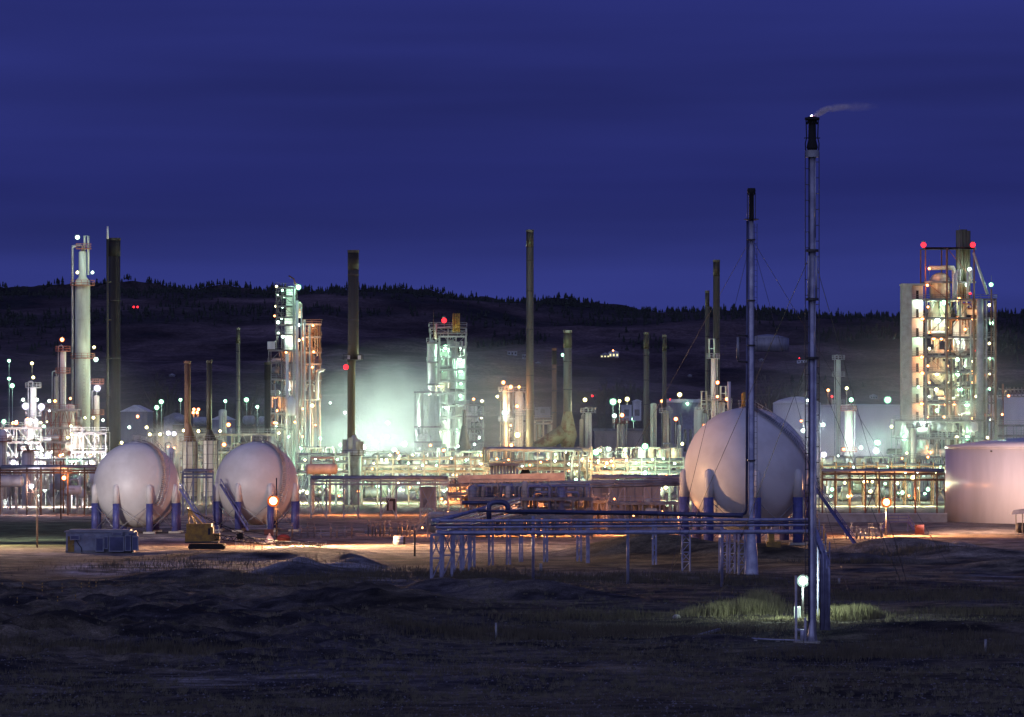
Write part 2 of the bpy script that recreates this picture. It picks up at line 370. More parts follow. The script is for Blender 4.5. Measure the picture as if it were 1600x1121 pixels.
# ================================================================ LAMPS
_bulb = {}
def bulb_mesh(kind, r, s):
    s = 4.0 if kind == 'R' else 14.0; k = (kind, round(r, 2))
    if k not in _bulb:
        mb = MB(); mb.ball((0, 0, 0), r*.9, 10, 7); me = bpy.data.meshes.new('bulb')
        me.from_pydata(mb.v, [], mb.f); me.polygons.foreach_set('use_smooth', mb.sm); me.materials.append(em(kind, s)); _bulb[k] = me
    return _bulb[k]
LAMPS = []          # (px, py, d, kind, r, power, cluster phrase, mount)
def lamp(px, py, d, kind, p=600, r=.42, where='', mount='arm'): LAMPS.append((px, py, d, kind, r*1.22, p, where, mount))
def make_lamps():
    order = {}
    for l in LAMPS: order.setdefault((l[6], l[3]), []).append(l)
    for (where, kind), ls in order.items():
        ls.sort(key=lambda l: (l[1], l[0]))
        for i, (px, py, d, kind, r, p, where, mount) in enumerate(ls):
            n = len(ls); c = LN[kind]
            lab = (f'{c} lamp {where}' if n == 1 else f'{ORD[i+1]} {c} lamp from the top {where}' if i > 0 else f'topmost {c} lamp {where}')
            pos = at(px, py, d); s = p/(4*math.pi**2*r*r)
            name = 'work_or_fill_lamp' if 'scattered' in where else 'beacon_lamp' if kind == 'R' else 'street_lamp' if mount == 'pole' else 'floodlight'
            base = Vector((pos.x, pos.y+.2, 0)) if mount == 'pole' else pos
            if mount == 'pole' and d > 2300: base.z = hz(base.x, base.y)
            t = thing(name, lab, 'lamp', base, f'lamps {where}')
            o = bpy.data.objects.new('bulb', bulb_mesh(kind, r, s)); COL.objects.link(o); o.parent = t; o.location = pos-base
            ld = bpy.data.lights.new('bulb_light', 'POINT'); ld.energy = p; ld.color = LC[kind]; ld.shadow_soft_size = r*1.7; lo_ = bpy.data.objects.new('bulb_light', ld); COL.objects.link(lo_); lo_.parent = t; lo_.location = pos-base
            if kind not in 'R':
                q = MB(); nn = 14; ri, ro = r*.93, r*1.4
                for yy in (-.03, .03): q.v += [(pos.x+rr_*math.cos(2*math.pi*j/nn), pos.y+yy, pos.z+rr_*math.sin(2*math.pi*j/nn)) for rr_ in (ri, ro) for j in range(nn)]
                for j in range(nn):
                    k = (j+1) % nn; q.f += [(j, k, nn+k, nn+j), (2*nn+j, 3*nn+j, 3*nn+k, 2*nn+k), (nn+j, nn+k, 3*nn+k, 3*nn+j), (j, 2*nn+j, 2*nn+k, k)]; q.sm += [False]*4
                build('halo_ring', q, em_halo(kind), t)  # added glowing ring imitates the coloured halo around the bulb
            h = MB()
            h.tube((pos.x, pos.y+r*.2, pos.z+r*1.0), (pos.x, pos.y+r*.2, pos.z+r*1.35), r*.8, r*.4, 8); build('hood', h, 'steel', t)
            q = MB()
            if mount == 'pole':
                q.tube((pos.x, pos.y+r+.15, 0 if base.z == 0 else base.z), (pos.x, pos.y+r+.15, pos.z+r*1.3), .13, .08, 8)
                q.tube((pos.x, pos.y+r+.15, pos.z+r*1.3), (pos.x, pos.y, pos.z+r*1.45), .07, n=6); build('pole', q, 'galv', t)
            elif mount == 'arm':
                q.bar((pos.x, pos.y, pos.z+r*1.45), (pos.x, pos.y+1.6, pos.z+r*1.2), .12); build('bracket', q, 'steel', t)
            elif mount == 'up':
                q.bar((pos.x, pos.y+.1, pos.z+r*1.0), (pos.x, pos.y+.1, pos.z-3.0), .14); build('bracket', q, 'steel', t)

# ================================================================ GENERIC PLANT PIECES
def ladder(mb, x, y, z0, z1, w=.5, step=.6, r=.04):
    mb.bar((x-w/2, y, z0), (x-w/2, y, z1), r*2); mb.bar((x+w/2, y, z0), (x+w/2, y, z1), r*2)
    z = z0+step
    while z < z1: mb.bar((x-w/2, y, z), (x+w/2, y, z), r*1.4); z += step
def railing(mb, x0, x1, y0, y1, z, w=.09):
    for zz in (z+.6, z+1.15):
        mb.bar((x0, y0, zz), (x1, y0, zz), w); mb.bar((x0, y0, zz), (x0, y1, zz), w); mb.bar((x1, y0, zz), (x1, y1, zz), w)
    n = max(2, int((x1-x0)/2.2)); 
    for i in range(n+1): xx = x0+(x1-x0)*i/n; mb.bar((xx, y0, z), (xx, y0, z+1.15), w)
def ring_platform(t, c, r, z, m='redsteel', w=1.1):
    p = MB(); p.lathe((c.x, c.y, z), [(r*.98, -.12), (r+w, -.12), (r+w, .06), (r*.98, .06)], 16, False); pl = build('platform', p, m, t)
    q = MB(); n = 12
    for zz in (.6, 1.2):
        pts = [(c.x+(r+w)*math.cos(2*math.pi*i/n), c.y+(r+w)*math.sin(2*math.pi*i/n), z+zz) for i in range(n+1)]
        for a, b in zip(pts, pts[1:]): q.bar(a, b, .09)
    for i in range(n): q.bar((c.x+(r+w)*math.cos(2*math.pi*i/n), c.y+(r+w)*math.sin(2*math.pi*i/n), z), (c.x+(r+w)*math.cos(2*math.pi*i/n), c.y+(r+w)*math.sin(2*math.pi*i/n), z+1.2), .09)
    build('railing', q, m, pl)
def vcolumn(label, px, ytop, ybase, wpx, d, m='white', plats=(), group=None, name='distillation_tower', side=1, dome=True, steps=None, pipe=True, pm='redsteel', cat='process column'):
    """upright vessel; steps = [(y, width_px)] from the top down for a stepped shell"""
    zb = max(0, Z(ybase, d)); zt = Z(ytop, d); x = X(px, d); r = wpx/2*d/FPX; c = Vector((x, d, zb))
    t = thing(name, label, cat, (x, d, zb), group)
    prof = []
    st = steps or [(ytop, wpx)]
    segs = [(Z(y, d), w_/2*d/FPX) for y, w_ in st]
    zs = [s_[0] for s_ in segs]+[zb]
    b = MB(); prof = [(segs[-1][1], 0)]
    for i in range(len(segs)-1, -1, -1):
        zt_, rr = segs[i]
        prof.append((rr, zt_-zb-(rr*.45 if (dome and i == 0) else 0)))
        if i > 0: prof.append((segs[i-1][1], zt_-zb+abs(rr-segs[i-1][1])*1.2))
    if dome: rr = segs[0][1]; prof += [(rr*.8, zt-zb-rr*.15), (rr*.45, zt-zb), (.01, zt-zb+.05*rr)]
    b.lathe(c, prof, 20); build('shell', b, m, t)
    # flange bands
    n = max(1, int((zt-zb)/9))
    for i in range(1, n+1):
        zz = zb+(zt-zb)*i/(n+1); rr = [s_[1] for s_ in segs if s_[0] > zz][-1] if any(s_[0] > zz for s_ in segs) else r
        q = MB(); q.lathe((c.x, c.y, zz), [(rr*.99, -.09), (rr*1.03+.04, -.09), (rr*1.03+.04, .09), (rr*.99, .09)], 20, False); build('band', q, m, t)
    for y in plats:
        zz = Z(y, d); rr = [s_[1] for s_ in segs if s_[0] >= zz-.2][-1] if any(s_[0] >= zz-.2 for s_ in segs) else segs[0][1]
        ring_platform(t, c, rr, zz, pm)
    q = MB(); ladder(q, c.x+side*r*.3, c.y-segs[-1][1]-.35, zb, Z(plats[-1], d) if plats else zt-1, step=.9); build('ladder', q, 'steel', t)
    if pipe:
        q = MB(); rp = max(.14, r*.16); xo = c.x-side*(segs[-1][1]+rp+.25)
        q.path([(c.x, c.y, zt-.1), (c.x, c.y, zt+.9), (c.x-side*segs[0][1]*.5, c.y-.1, zt+1.3), (xo, c.y-.3, zt+1.0), (xo, c.y-.3, zt-.2), (xo, c.y-.3, zb+.2)], rp); build('overhead_pipe', q, 'galv', t)
    return t
def stack(label, px, ytop, ybase, wpx, d, m='stackgrey', bands=(), group=None, wtop=None, ladder_=True, name='chimney_stack', plats=(), cone=None):
    if not bands: bands = [ytop+(ybase-ytop)*k for k in (.16, .33, .5, .68)]
    zb = max(0, Z(ybase, d)); zt = Z(ytop, d); x = X(px, d); r = wpx/2*d/FPX; rt = (wtop or wpx)/2*d/FPX
    t = thing(name, label, 'chimney', (x, d, zb), group); c = (x, d, zb)
    b = MB(); prof = []
    if cone: prof += [(cone[0]/2*d/FPX, 0), (cone[0]/2*d/FPX, .6), (r, cone[1])]
    else: prof += [(r*1.12, 0), (r, 3.5)]
    prof += [(rt, zt-zb), (rt*.86, zt-zb), (rt*.86, zt-zb-2.5), (.01, zt-zb-2.6)]
    b.lathe(c, prof, 24); build('shaft', b, m, t)
    q = MB(); q.lathe((x, d, zt), [(rt*1.0, -.5), (rt*1.07, -.5), (rt*1.07, .12), (rt*1.0, .12)], 24, False); build('rim', q, m, t)
    build('sooty_top', MB().lathe((x, d, zt), [(rt*1.015, -4.5), (rt*1.02, -.55)], 24), 'stackdark' if m != 'stackdark' else 'soot', t)
    for y in bands:
        q = MB(); rr = r+(rt-r)*(ybase-y)/(ybase-ytop); q.lathe((x, d, Z(y, d)), [(rr*.99, -.14), (rr*1.06, -.14), (rr*1.06, .14), (rr*.99, .14)], 24, False); build('band', q, 'darksteel', t)
    if ladder_:
        q = MB(); ladder(q, x+r*.55, d-r-.25, zb+2, zt-.5, step=.9); build('ladder', q, 'darksteel', t)
    for y in plats: ring_platform(t, Vector((x, d, 0)), r, Z(y, d), 'steel')
    return t
def frame(t, px0, px1, d, depth, decks, cols, ybase, m='steel', cw=.35, brace=.5, rail=True, slabm='steel', backs=True):
    """open steel frame: every column, deck and brace is a part of thing t"""
    x0, x1 = X(px0, d), X(px1, d); zb = max(0, Z(ybase, d)); cx = [X(c, d) for c in cols]; zs = [zb]+sorted(Z(y, d) for y in decks)
    for x in cx:
        for yy in ((d, d+depth) if backs else (d,)):
            q = MB(); q.bar((x, yy, zb), (x, yy, zs[-1]), cw); build('column', q, m, t)
    for z in zs[1:]:
        q = MB(); q.box(x0, x1, d+.2, d+depth, z-.12, z+.04)
        q.box(x0-.2, x1+.2, d-.25, d-.05, z-.5, z+.05); dk = build('deck', q, slabm, t)
        if rail: q = MB(); railing(q, x0-.3, x1+.3, d-.3, d+depth*.5, z); build('railing', q, m, dk)
    for a, b in zip(zs, zs[1:]):
        for xa, xb in zip(cx, cx[1:]):
            if rnd.random() < brace+.1:
                q = MB(); k = rnd.random()
                if k < .4: q.bar((xa, d-.05, a), (xb, d-.05, b), .16)
                elif k < .75: q.bar((xb, d-.05, a), (xa, d-.05, b), .16)
                else: q.bar((xa, d-.05, a), ((xa+xb)/2, d-.05, b), .16); q.bar((xb, d-.05, a), ((xa+xb)/2, d-.05, b), .16)
                build('brace', q, m, t)
def clutter(t, px0, px1, y0, y1, d, depth, n, mats=('pale', 'white', 'galv', 'cream'), rmax=.5, vess=.3):
    """piping runs and small vessels inside a thing's frame"""
    for i in range(n):
        x = X(rnd.uniform(px0, px1), d); z = Z(rnd.uniform(y0, y1), d); yy = d+rnd.uniform(.6, depth*.8); m = rnd.choice(mats); q = MB(); k = rnd.random()
        w_ = (px1-px0)*d/FPX; hh = (y1-y0)*d/FPX; z0 = Z(y1, d)
        if k < vess:
            r = rnd.uniform(.5, 1.4)*rmax*2; h = rnd.uniform(2, 6); z = max(z0, min(z, Z(y0, d)-h))
            if rnd.random() < .6:
                q.lathe((x, yy, z), [(r*.5, 0), (r, r*.3), (r, h-r*.3), (r*.5, h), (.01, h+.05)], 12); build('vessel', q, m, t)
            else:
                q.hvessel((x-h*.4, yy, z+r), (x+h*.4, yy, z+r), r, 12); build('drum', q, m, t)
        else:
            r = rnd.uniform(.08, .26); l1 = rnd.uniform(2, 9); l2 = rnd.uniform(1.5, max(2, min(8, w_*.4))); s_ = rnd.choice((-1, 1)); s2 = rnd.choice((-1, 1))
            zt = min(Z(y0, d), z+l1); za = max(z0, z)
            if x+s_*l2 > X(px1, d) or x+s_*l2 < X(px0, d): s_ = -s_
            if rnd.random() < .55: pts = [(x, yy, za), (x, yy, zt-.3), (x+s_*.3, yy, zt), (x+s_*l2, yy, zt), (x+s_*(l2+.3), yy, zt-.3), (x+s_*(l2+.3), yy, max(z0, zt-l1*.6))]
            else: pts = [(x, yy, za), (x, yy, zt), (x, yy+.6, zt+.3)]
            q.path(pts, r, 7); build('pipe', q, m, t)
def pipe_run(mb_pts, r, m, t, name='pipe', n=8): q = MB(); q.path(mb_pts, r, n); return build(name, q, m, t)

def rack(label, px0, px1, d, rows, ybase, step=28, pipes=None, m='steel', group=None, depth=5, xb=.25, r=(.14, .34), pm=('galv', 'pale', 'cream', 'steel'), name='pipe_rack', dslope=0):
    x0, x1 = X(px0, d), X(px1, d); t = thing(name, label, 'pipe rack', ((x0+x1)/2, d, 0), group)
    n = max(1, round((px1-px0)/step)); zt = Z(rows[0], d)+.7
    for i in range(n+1):
        x = x0+(x1-x0)*i/n
        q = MB(); q.bar((x, d, 0), (x, d, zt), .28); q.bar((x, d+depth, 0), (x, d+depth, zt), .28)
        for y in rows: q.bar((x, d, Z(y, d)-.3), (x, d+depth, Z(y, d)-.3), .22)
        build('support_frame', q, m, t)
        if i < n and rnd.random() < xb:
            xn = x0+(x1-x0)*(i+1)/n; q = MB(); q.bar((x, d, 0.2), (xn, d, Z(rows[-1], d)-.3), .12); q.bar((xn, d, .2), (x, d, Z(rows[-1], d)-.3), .12); build('brace', q, m, t)
    for y in rows:
        z = Z(y, d); q = MB(); q.bar((x0, d-.02, z-.34), (x1, d-.02, z-.34), .2, .2); build('beam', q, m, t)
        k = pipes or 4; yy = d+.3
        for j in range(k):
            rr = rnd.uniform(*r); yy += rr
            a = rnd.uniform(0, .12)*(x1-x0) if rnd.random() < .4 else 0; b_ = rnd.uniform(0, .12)*(x1-x0) if rnd.random() < .4 else 0
            pts = [(x0+a, yy, z+rr-.2), (x1-b_, yy, z+rr-.2)]
            if a: pts = [(x0+a, yy, z-2.0), (x0+a, yy, z+rr-.5)]+[(x0+a+.3, yy, z+rr-.2)]+pts[1:]
            if b_: pts = pts[:-1]+[(x1-b_-.3, yy, z+rr-.2), (x1-b_, yy, z+rr-.5), (x1-b_, yy, z-2.2)]
            pipe_run(pts, rr, rnd.choice(pm), t); yy += rr+.2
    return t
# ================================================================ SPHERICAL TANKS
def sphere_tank(px, py, rpx, ybase, label, stair, nleg, rot, topgear=True, mside=1):
    d = D(ybase)+rpx/FPX*D(ybase)*.8; r = rpx*d/FPX; c = at(px, py, d)
    t = thing('spherical_gas_tank', label, 'gas tank', (c.x, c.y, 0), 'spherical gas tanks')
    b = MB(); b.ball(c, r, 64, 40); build('shell', b, 'sphere', t)
    q = MB(); q.lathe((c.x, c.y, c.z+r), [(r*.13, -.25), (r*.13, .05), (r*.1, .12), (.01, .14)], 20, False); build('top_plate', q, 'shedblue', t)
    for k in range(nleg):
        a = rot+2*math.pi*k/nleg; x, y_ = c.x+(r+.05)*math.cos(a), c.y+(r+.05)*math.sin(a); rl = r*.080; zs = c.z-r*.42; ztop = c.z+r*.02
        leg = MB(); leg.tube((x, y_, -.3), (x, y_, zs), rl, n=16); lg = build('leg', leg, 'blue', t)
        s_ = MB(); s_.lathe((x, y_, zs+.01), [(rl*.96, 0), (rl*.96, (ztop-zs)*.65), (rl*.88, (ztop-zs)*.85), (rl*.55, (ztop-zs)*.98), (.01, (ztop-zs)*1.02)], 16); build('sleeve', s_, 'sphere', lg)
        f_ = MB(); f_.box(x-rl*1.7, x+rl*1.7, y_-rl*1.7, y_+rl*1.7, -.2, .35); build('footing', f_, 'concrete', lg)
        a2 = a+2*math.pi/nleg; x2, y2 = c.x+(r+.05)*math.cos(a2), c.y+(r+.05)*math.sin(a2)
        q = MB(); q.tube((x, y_, .5), (x2, y2, zs-.3), .06, n=5); q.tube((x2, y2, .5), (x, y_, zs-.3), .06, n=5); build('cross_brace', q, 'galv', t)
    # meridian ladder-stair: a curved stair on the shell running from the crown down the side
    q = MB(); rr = r+.35; prev = None
    def sp_(th, ph, k=0): return Vector((c.x+(rr+k)*math.sin(th)*math.cos(ph), c.y+(rr+k)*math.sin(th)*math.sin(ph), c.z+(rr+k)*math.cos(th)))
    n = 46; (th0, ph0), (th1, ph1) = stair
    for i in range(n+1):
        f = i/n; th = th0+(th1-th0)*f; ph = ph0+(ph1-ph0)*f; p = sp_(th, ph); nx_ = sp_(th+.01, ph+(ph1-ph0)/(th1-th0)*.01)
        tg = (nx_-p).normalized(); up = (p-c).normalized(); sd_ = tg.cross(up).normalized()*.45
        cur = [p-sd_, p+sd_, p-sd_+up*.95, p+sd_+up*.95]
        q.bar(cur[0], cur[1], .07, .25)
        if prev:
            for u, v in zip(prev, cur): q.bar(u, v, .07)
        if i % 3 == 0: q.bar(cur[0], cur[2], .05); q.bar(cur[1], cur[3], .05)
        prev = cur
    build('stair', q, 'galv', t)
    q = MB(); q.tube((c.x+r*.28, c.y-r*.45, 0), (c.x+r*.28, c.y-r*.45, c.z-r*.84), .09); q.tube((c.x+r*.36, c.y-r*.45, 0), (c.x+r*.36, c.y-r*.45, c.z-r*.80), .09); build('drain_pipe', q, 'sphere', t)
    if topgear:
        q = MB(); q.path([(c.x-.6, c.y, c.z+r), (c.x-.6, c.y, c.z+r+1.2), (c.x+.6, c.y, c.z+r+1.2), (c.x+.6, c.y, c.z+r)], .13); build('relief_pipe', q, 'galv', t)
        q = MB(); railing(q, c.x-r*.13, c.x+r*.13, c.y-r*.13, c.y+r*.13, c.z+r, .05); build('railing', q, 'galv', t)
    return t, c, r
def straight_stair(name, label, p, q_, w, m='blue', cat='stairs', parent=None):
    p, q_ = Vector(p), Vector(q_); t = parent or thing(name, label, cat, (p.x, p.y, 0))
    s = (q_-p); s.z = 0; s.normalize(); n_ = Vector((-s.y, s.x, 0))*w/2
    for sg in (-1, 1):
        b = MB(); b.bar(p+n_*sg, q_+n_*sg, .14, .35); b.bar(p+n_*sg+Vector((0, 0, 1)), q_+n_*sg+Vector((0, 0, 1)), .09)
        k = max(3, int((q_-p).length/1.6))
        for i in range(k+1): v = p.lerp(q_, i/k)+n_*sg; b.bar(v, v+Vector((0, 0, 1)), .07)
        build('handrail', b, m, t)
    b = MB(); k = int((q_-p).length/.35)
    for i in range(k+1): v = p.lerp(q_, i/k); b.bar(v-n_, v+n_, .28, .05)
    build('tread_flight', b, m, t); return t
t1, c1, r1 = sphere_tank(213, 758, 67, 834, 'small white spherical tank behind the blue-grey control building', ((.06, -.5), (2.0, -.95)), 8, R(22.5))
t2, c2, r2 = sphere_tank(401, 756, 65, 831, 'small white spherical tank with a bright orange lamp in front of it', ((.06, -.5), (2.0, -.95)), 8, R(22.5))
t3, c3, r3 = sphere_tank(1167, 735, 98, 852, 'largest white spherical tank, standing behind the shorter flare stack', ((.10, -1.45), (1.45, -.35)), 8, R(5))
for t_, c_, r_, sx, ext in ((t1, c1, r1, 1, 1), (t2, c2, r2, -1, 1)):
    if sx > 0: straight_stair('', '', (c_.x+r_*1.08, c_.y-r_*.9, Z(764, c_.y-r_)), (c_.x+r_*1.75, c_.y-r_*.9, .2), 1.0, parent=t_)
    else: straight_stair('', '', (c_.x-r_*.80, c_.y-r_*.98, Z(757, c_.y-r_)), (c_.x-r_*.14, c_.y-r_*1.02, .3), 1.0, parent=t_)
straight_stair('', '', (c3.x+r3*1.05, c3.y-r3*.6, Z(762, c3.y)), (c3.x+r3*1.66, c3.y-r3*.8, .2), 1.0, parent=t3)
q = MB(); q.tube((X(1276, 690)-2, c3.y-r3*.6, 0), (X(1276, 690)-2, c3.y-r3*.6, Z(764, c3.y)), .18); build('stair_post', q, 'blue', t3)
q = MB(); q.lathe((c3.x-.4, c3.y, c3.z+r3), [(.5, 0), (.5, 2.2), (.25, 2.5), (.01, 2.5)], 10); build('relief_valve', q, 'yellow', t3)
q = MB(); q.tube((c3.x-2.9, c3.y, c3.z+r3*.96), (c3.x-2.9, c3.y, c3.z+r3+4.2), .28); build('vent_pipe', q, 'white', t3)

# ================================================================ FLARE STACKS
def guy(t, p, q_, r=.028): w_ = MB(); w_.tube(p, q_, r, n=5, caps=False); build('guy_wire', w_, 'darksteel', t)
d = 383.0; x = X(1269, d); zt = Z(184, d)
t = thing('flare_stack', 'tallest flare stack with burning tip, ladder cage and twin side pipes', 'flare stack', (x, d, 0), 'flare stacks')
q = MB(); q.lathe((x, d, 0), [(.5, 0), (.40, .8), (.21, 2), (.21, Z(238, d))], 20); build('riser', q, 'bluepipe', t)
q = MB(); q.tube((x-.27, d+.15, 0), (x-.27, d+.15, Z(240, d)), .075, n=12); build('side_pipe', q, 'darkpipe', t)
for (ya, yb, o_) in ((232, 372, .27), (372, 400, .27), (400, 468, .36), (468, 560, .27)):
    q = MB(); q.tube((x+o_, d-.05, Z(yb, d)), (x+o_, d-.05, Z(ya, d)), .06 if o_ < .35 else .11, n=8); build('gas_line', q, 'bluepipe', t)
for (ya, yb, o_) in ((400, 466, -.34), (560, 1000, .27)):
    q = MB(); q.tube((x+o_, d-.35, Z(yb, d)), (x+o_, d-.35, Z(ya, d)), .09, n=8); build('gas_line', q, 'bluepipe', t)
for o_ in (-.62, .62):
    q = MB(); q.bar((x+o_, d, Z(1000 if o_ < 0 else 800, d)), (x+o_, d, Z(238, d)), .075)
    z = 2.0 if o_ < 0 else 12
    while z < Z(240, d): q.bar((x+o_*1.02, d, z), (x+o_*.4, d, z), .065); z += .72 if o_ < 0 and z < 14 else 1.42
    build('ladder', q, 'darksteel', t)
q = MB(); q.lathe((x, d, Z(246, d)), [(.62, 0), (.62, .62), (.4, .63)], 24, False); build('collar', q, 'galv', t)
q = MB(); q.lathe((x, d, Z(235, d)), [(.42, 0), (.52, .25), (.36, .9), (.33, 2.75), (.40, 2.9), (.40, 3.0), (.3, 3.0), (.3, 2.6), (.01, 2.6)], 20); tip = build('burner_tip', q, 'soot', t)
q = MB()
for i in range(12):
    a = 2*math.pi*i/12; q.ball((x+.55*math.cos(a), d+.55*math.sin(a), zt-.12), .13, 8, 5); q.tube((x+.5*math.cos(a), d+.5*math.sin(a), zt-.6), (x+.34*math.cos(a), d+.34*math.sin(a), zt-.15), .05, n=5)
q.lathe((x, d, zt-.28), [(.42, 0), (.66, .1), (.66, .28), (.42, .3)], 20, False); build('nozzle_ring', q, 'soot', t)
for s_ in (-1, 1):
    q = MB(); q.path([(x+s_*.55, d, zt-.2), (x+s_*.5, d, Z(215, d)), (x+s_*.62, d, Z(225, d)), (x+s_*.56, d, Z(245, d))], .05); q.bar((x+s_*.3, d, Z(216, d)), (x+s_*.72, d, Z(216, d)), .09); build('pilot_pipe', q, 'soot', t)
q = MB(); q.path([(x-.16, d, zt), (x-.09, d, zt+.14), (x+.02, d, zt+.22)], .06); fl = build('flame', q, emis('flame_glow', (.75, .7, 1.0), 9), t)
q = MB(); q.path([(x+.02, d, zt-.02), (x+.03, d, zt+.1)], .07); build('flame', q, emis('flame_base_glow', (1, .2, .08), 4), t)
for y in (392, 468, 560):
    q = MB(); q.lathe((x, d, Z(y, d)), [(.42, -.12), (.56, -.12), (.56, .12), (.42, .12)], 16, False); build('guy_ring', q, 'darksteel', t)
for (y, ex, ed) in ((392, 1040, 520), (392, 1420, 505), (545, 1120, 470), (560, 1420, 470)): guy(t, at(1269, y, d), Vector((X(ex, ed), ed, 0)))
q = MB(); q.box(x-1.6, x+.7, d-.9, d+1, -.3, .22); build('footing', q, 'concrete', t)
for xx in (-.62, -1.45):
    q = MB(); q.bar((x+xx, d, .2), (x+xx, d, Z(900, d) if xx < -1 else Z(965, d)), .2); build('base_post', q, 'bluepipe', t)
q = MB(); q.path([(x-1.4, d+.3, Z(985, d)), (x-.9, d+.3, Z(985, d)), (x-.9, d+.3, .4), (x+.2, d+.3, .4)], .13); q.tube((x-.9, d-.4, .3), (x-.9, d-.4, 1.3), .2); build('valve', q, 'bluepipe', t)

d = 553.0; x = X(1174, d); zt = Z(296, d)
t = thing('flare_stack', 'shorter flare stack with sooty tip in front of the largest sphere', 'flare stack', (x, d, 0), 'flare stacks')
q = MB(); q.lathe((x, d, 0), [(.98, 0), (.92, .25), (.60, 5.4), (.34, 5.6), (.34, Z(470, d)), (.30, Z(468, d)), (.30, Z(345, d))], 20); build('riser', q, 'bluepipe', t)
q = MB(); q.lathe((x, d, Z(345, d)), [(.38, 0), (.34, .3), (.34, 3.2), (.5, 3.5), (.56, 3.9), (.5, 4.2), (.3, 4.2), (.3, 4.0), (.01, 4.0)], 16); build('burner_tip', q, 'soot', t)
q = MB()
for i in range(6):
    a = 2*math.pi*i/6; q.tube((x+.52*math.cos(a), d+.52*math.sin(a), Z(345, d)), (x+.52*math.cos(a), d+.52*math.sin(a), Z(302, d)), .05, n=5)
build('pilot_pipe', q, 'darksteel', t)
q = MB(); q.path([(X(745, d), d+2, Z(799, d)), (X(1161, d), d+2, Z(805, d)), (X(1165, d), d+1.2, Z(803, d)), (X(1167, d), d+.5, Z(797, d)), (X(1168.2, d), d+.3, Z(345, d))], .17); build('fuel_pipe', q, 'darkpipe', t)
q = MB(); ladder(q, x+.55, d-.2, 8, Z(350, d), .35, .7, .03); build('ladder', q, 'darksteel', t)
q = MB(); q.lathe((x, d, Z(343, d)), [(.4, -.05), (.95, -.05), (.95, .05), (.4, .05)], 16, False); build('platform', q, 'soot', t)
q = MB(); q.path([at(1168, 525, d), at(1153, 524, d)], .1); q.path([at(1168, 566, d), at(1153, 565, d)], .1); build('bracket', q, 'darksteel', t)
q = MB(); q.tube(at(1153, 563, d), at(1153, 527, d), .17); build('igniter_tube', q, 'galv', t)
for (ex, ed) in ((1040, 500), (1330, 470), (900, 640), (1480, 600)): guy(t, at(1174, 372, d), Vector((X(ex, ed), ed, 0)))
for y in (375, 470, 540, 720):
    q = MB(); q.lathe((x, d, Z(y, d)), [(.36, -.1), (.52, -.1), (.52, .1), (.36, .1)], 16, False); build('guy_ring', q, 'darksteel', t)
# smoke wisp drifting off the tall tip
def vol(name, dens, colr, noise_s=.15, lo=.45, hi=.7, stretch=(1, 1, 1), aniso=.2, pw=1.5):
    m = bpy.data.materials.new(name); m.use_nodes = True; t = m.node_tree; t.nodes.clear()
    v = N(t, 'ShaderNodeVolumePrincipled'); v.inputs['Color'].default_value = (*colr, 1); v.inputs['Anisotropy'].default_value = aniso
    tc = N(t, 'ShaderNodeTexCoord'); mp = N(t, 'ShaderNodeMapping'); mp.inputs['Scale'].default_value = stretch; L(t, tc.outputs['Object'], mp.inputs[0])
    n = N(t, 'ShaderNodeTexNoise'); n.inputs['Scale'].default_value = noise_s; n.inputs['Detail'].default_value = 3; L(t, mp.outputs[0], n.inputs[0])
    vl = N(t, 'ShaderNodeVectorMath', operation='LENGTH'); gm = N(t, 'ShaderNodeVectorMath', operation='MULTIPLY_ADD'); gm.inputs[1].default_value = (2, 2, 2); gm.inputs[2].default_value = (-1, -1, -1)
    L(t, tc.outputs['Generated'], gm.inputs[0]); L(t, gm.outputs[0], vl.inputs[0])
    fall = mth(t, 'POWER', mth(t, 'SUBTRACT', 1.0, vl.outputs['Value'], clamp=True), pw)
    nn = N(t, 'ShaderNodeMapRange'); nn.inputs[1].default_value = lo-.15; nn.inputs[2].default_value = hi; L(t, n.outputs[0], nn.inputs[0])
    L(t, mth(t, 'MULTIPLY', mth(t, 'MULTIPLY', fall, nn.outputs[0]), dens), v.inputs['Density'])
    o = N(t, 'ShaderNodeOutputMaterial'); L(t, v.outputs[0], o.inputs['Volume']); return m
def puff(name, label, px, py, d, rx, rz, ry, m, rot=0):
    q = MB(); q.ball((0, 0, 0), 1, 24, 14); me = bpy.data.meshes.new(name); me.from_pydata([(v[0]*rx, v[1]*ry, v[2]*rz) for v in q.v], [], q.f); me.materials.append(m)
    o = bpy.data.objects.new(name, me); COL.objects.link(o); o.location = at(px, py, d); o.rotation_euler = (0, rot, 0); tag(o, label, kind='stuff'); return o
for i, (px, py, rx, rz, dn) in enumerate(((1284, 175, 1.1, .34, .8), (1306, 169, 1.7, .38, .3), (1336, 167, 2.4, .5, .07))):
    puff('smoke', 'thin grey wisp of smoke drifting off the tallest flare tip', px, py, 383, rx, rz, rz, vol('thin_smoke', dn*13, (.95, .97, 1.0), 1.5, .4, .7, pw=1.0), rot=(-.5, -.12, 0)[i])

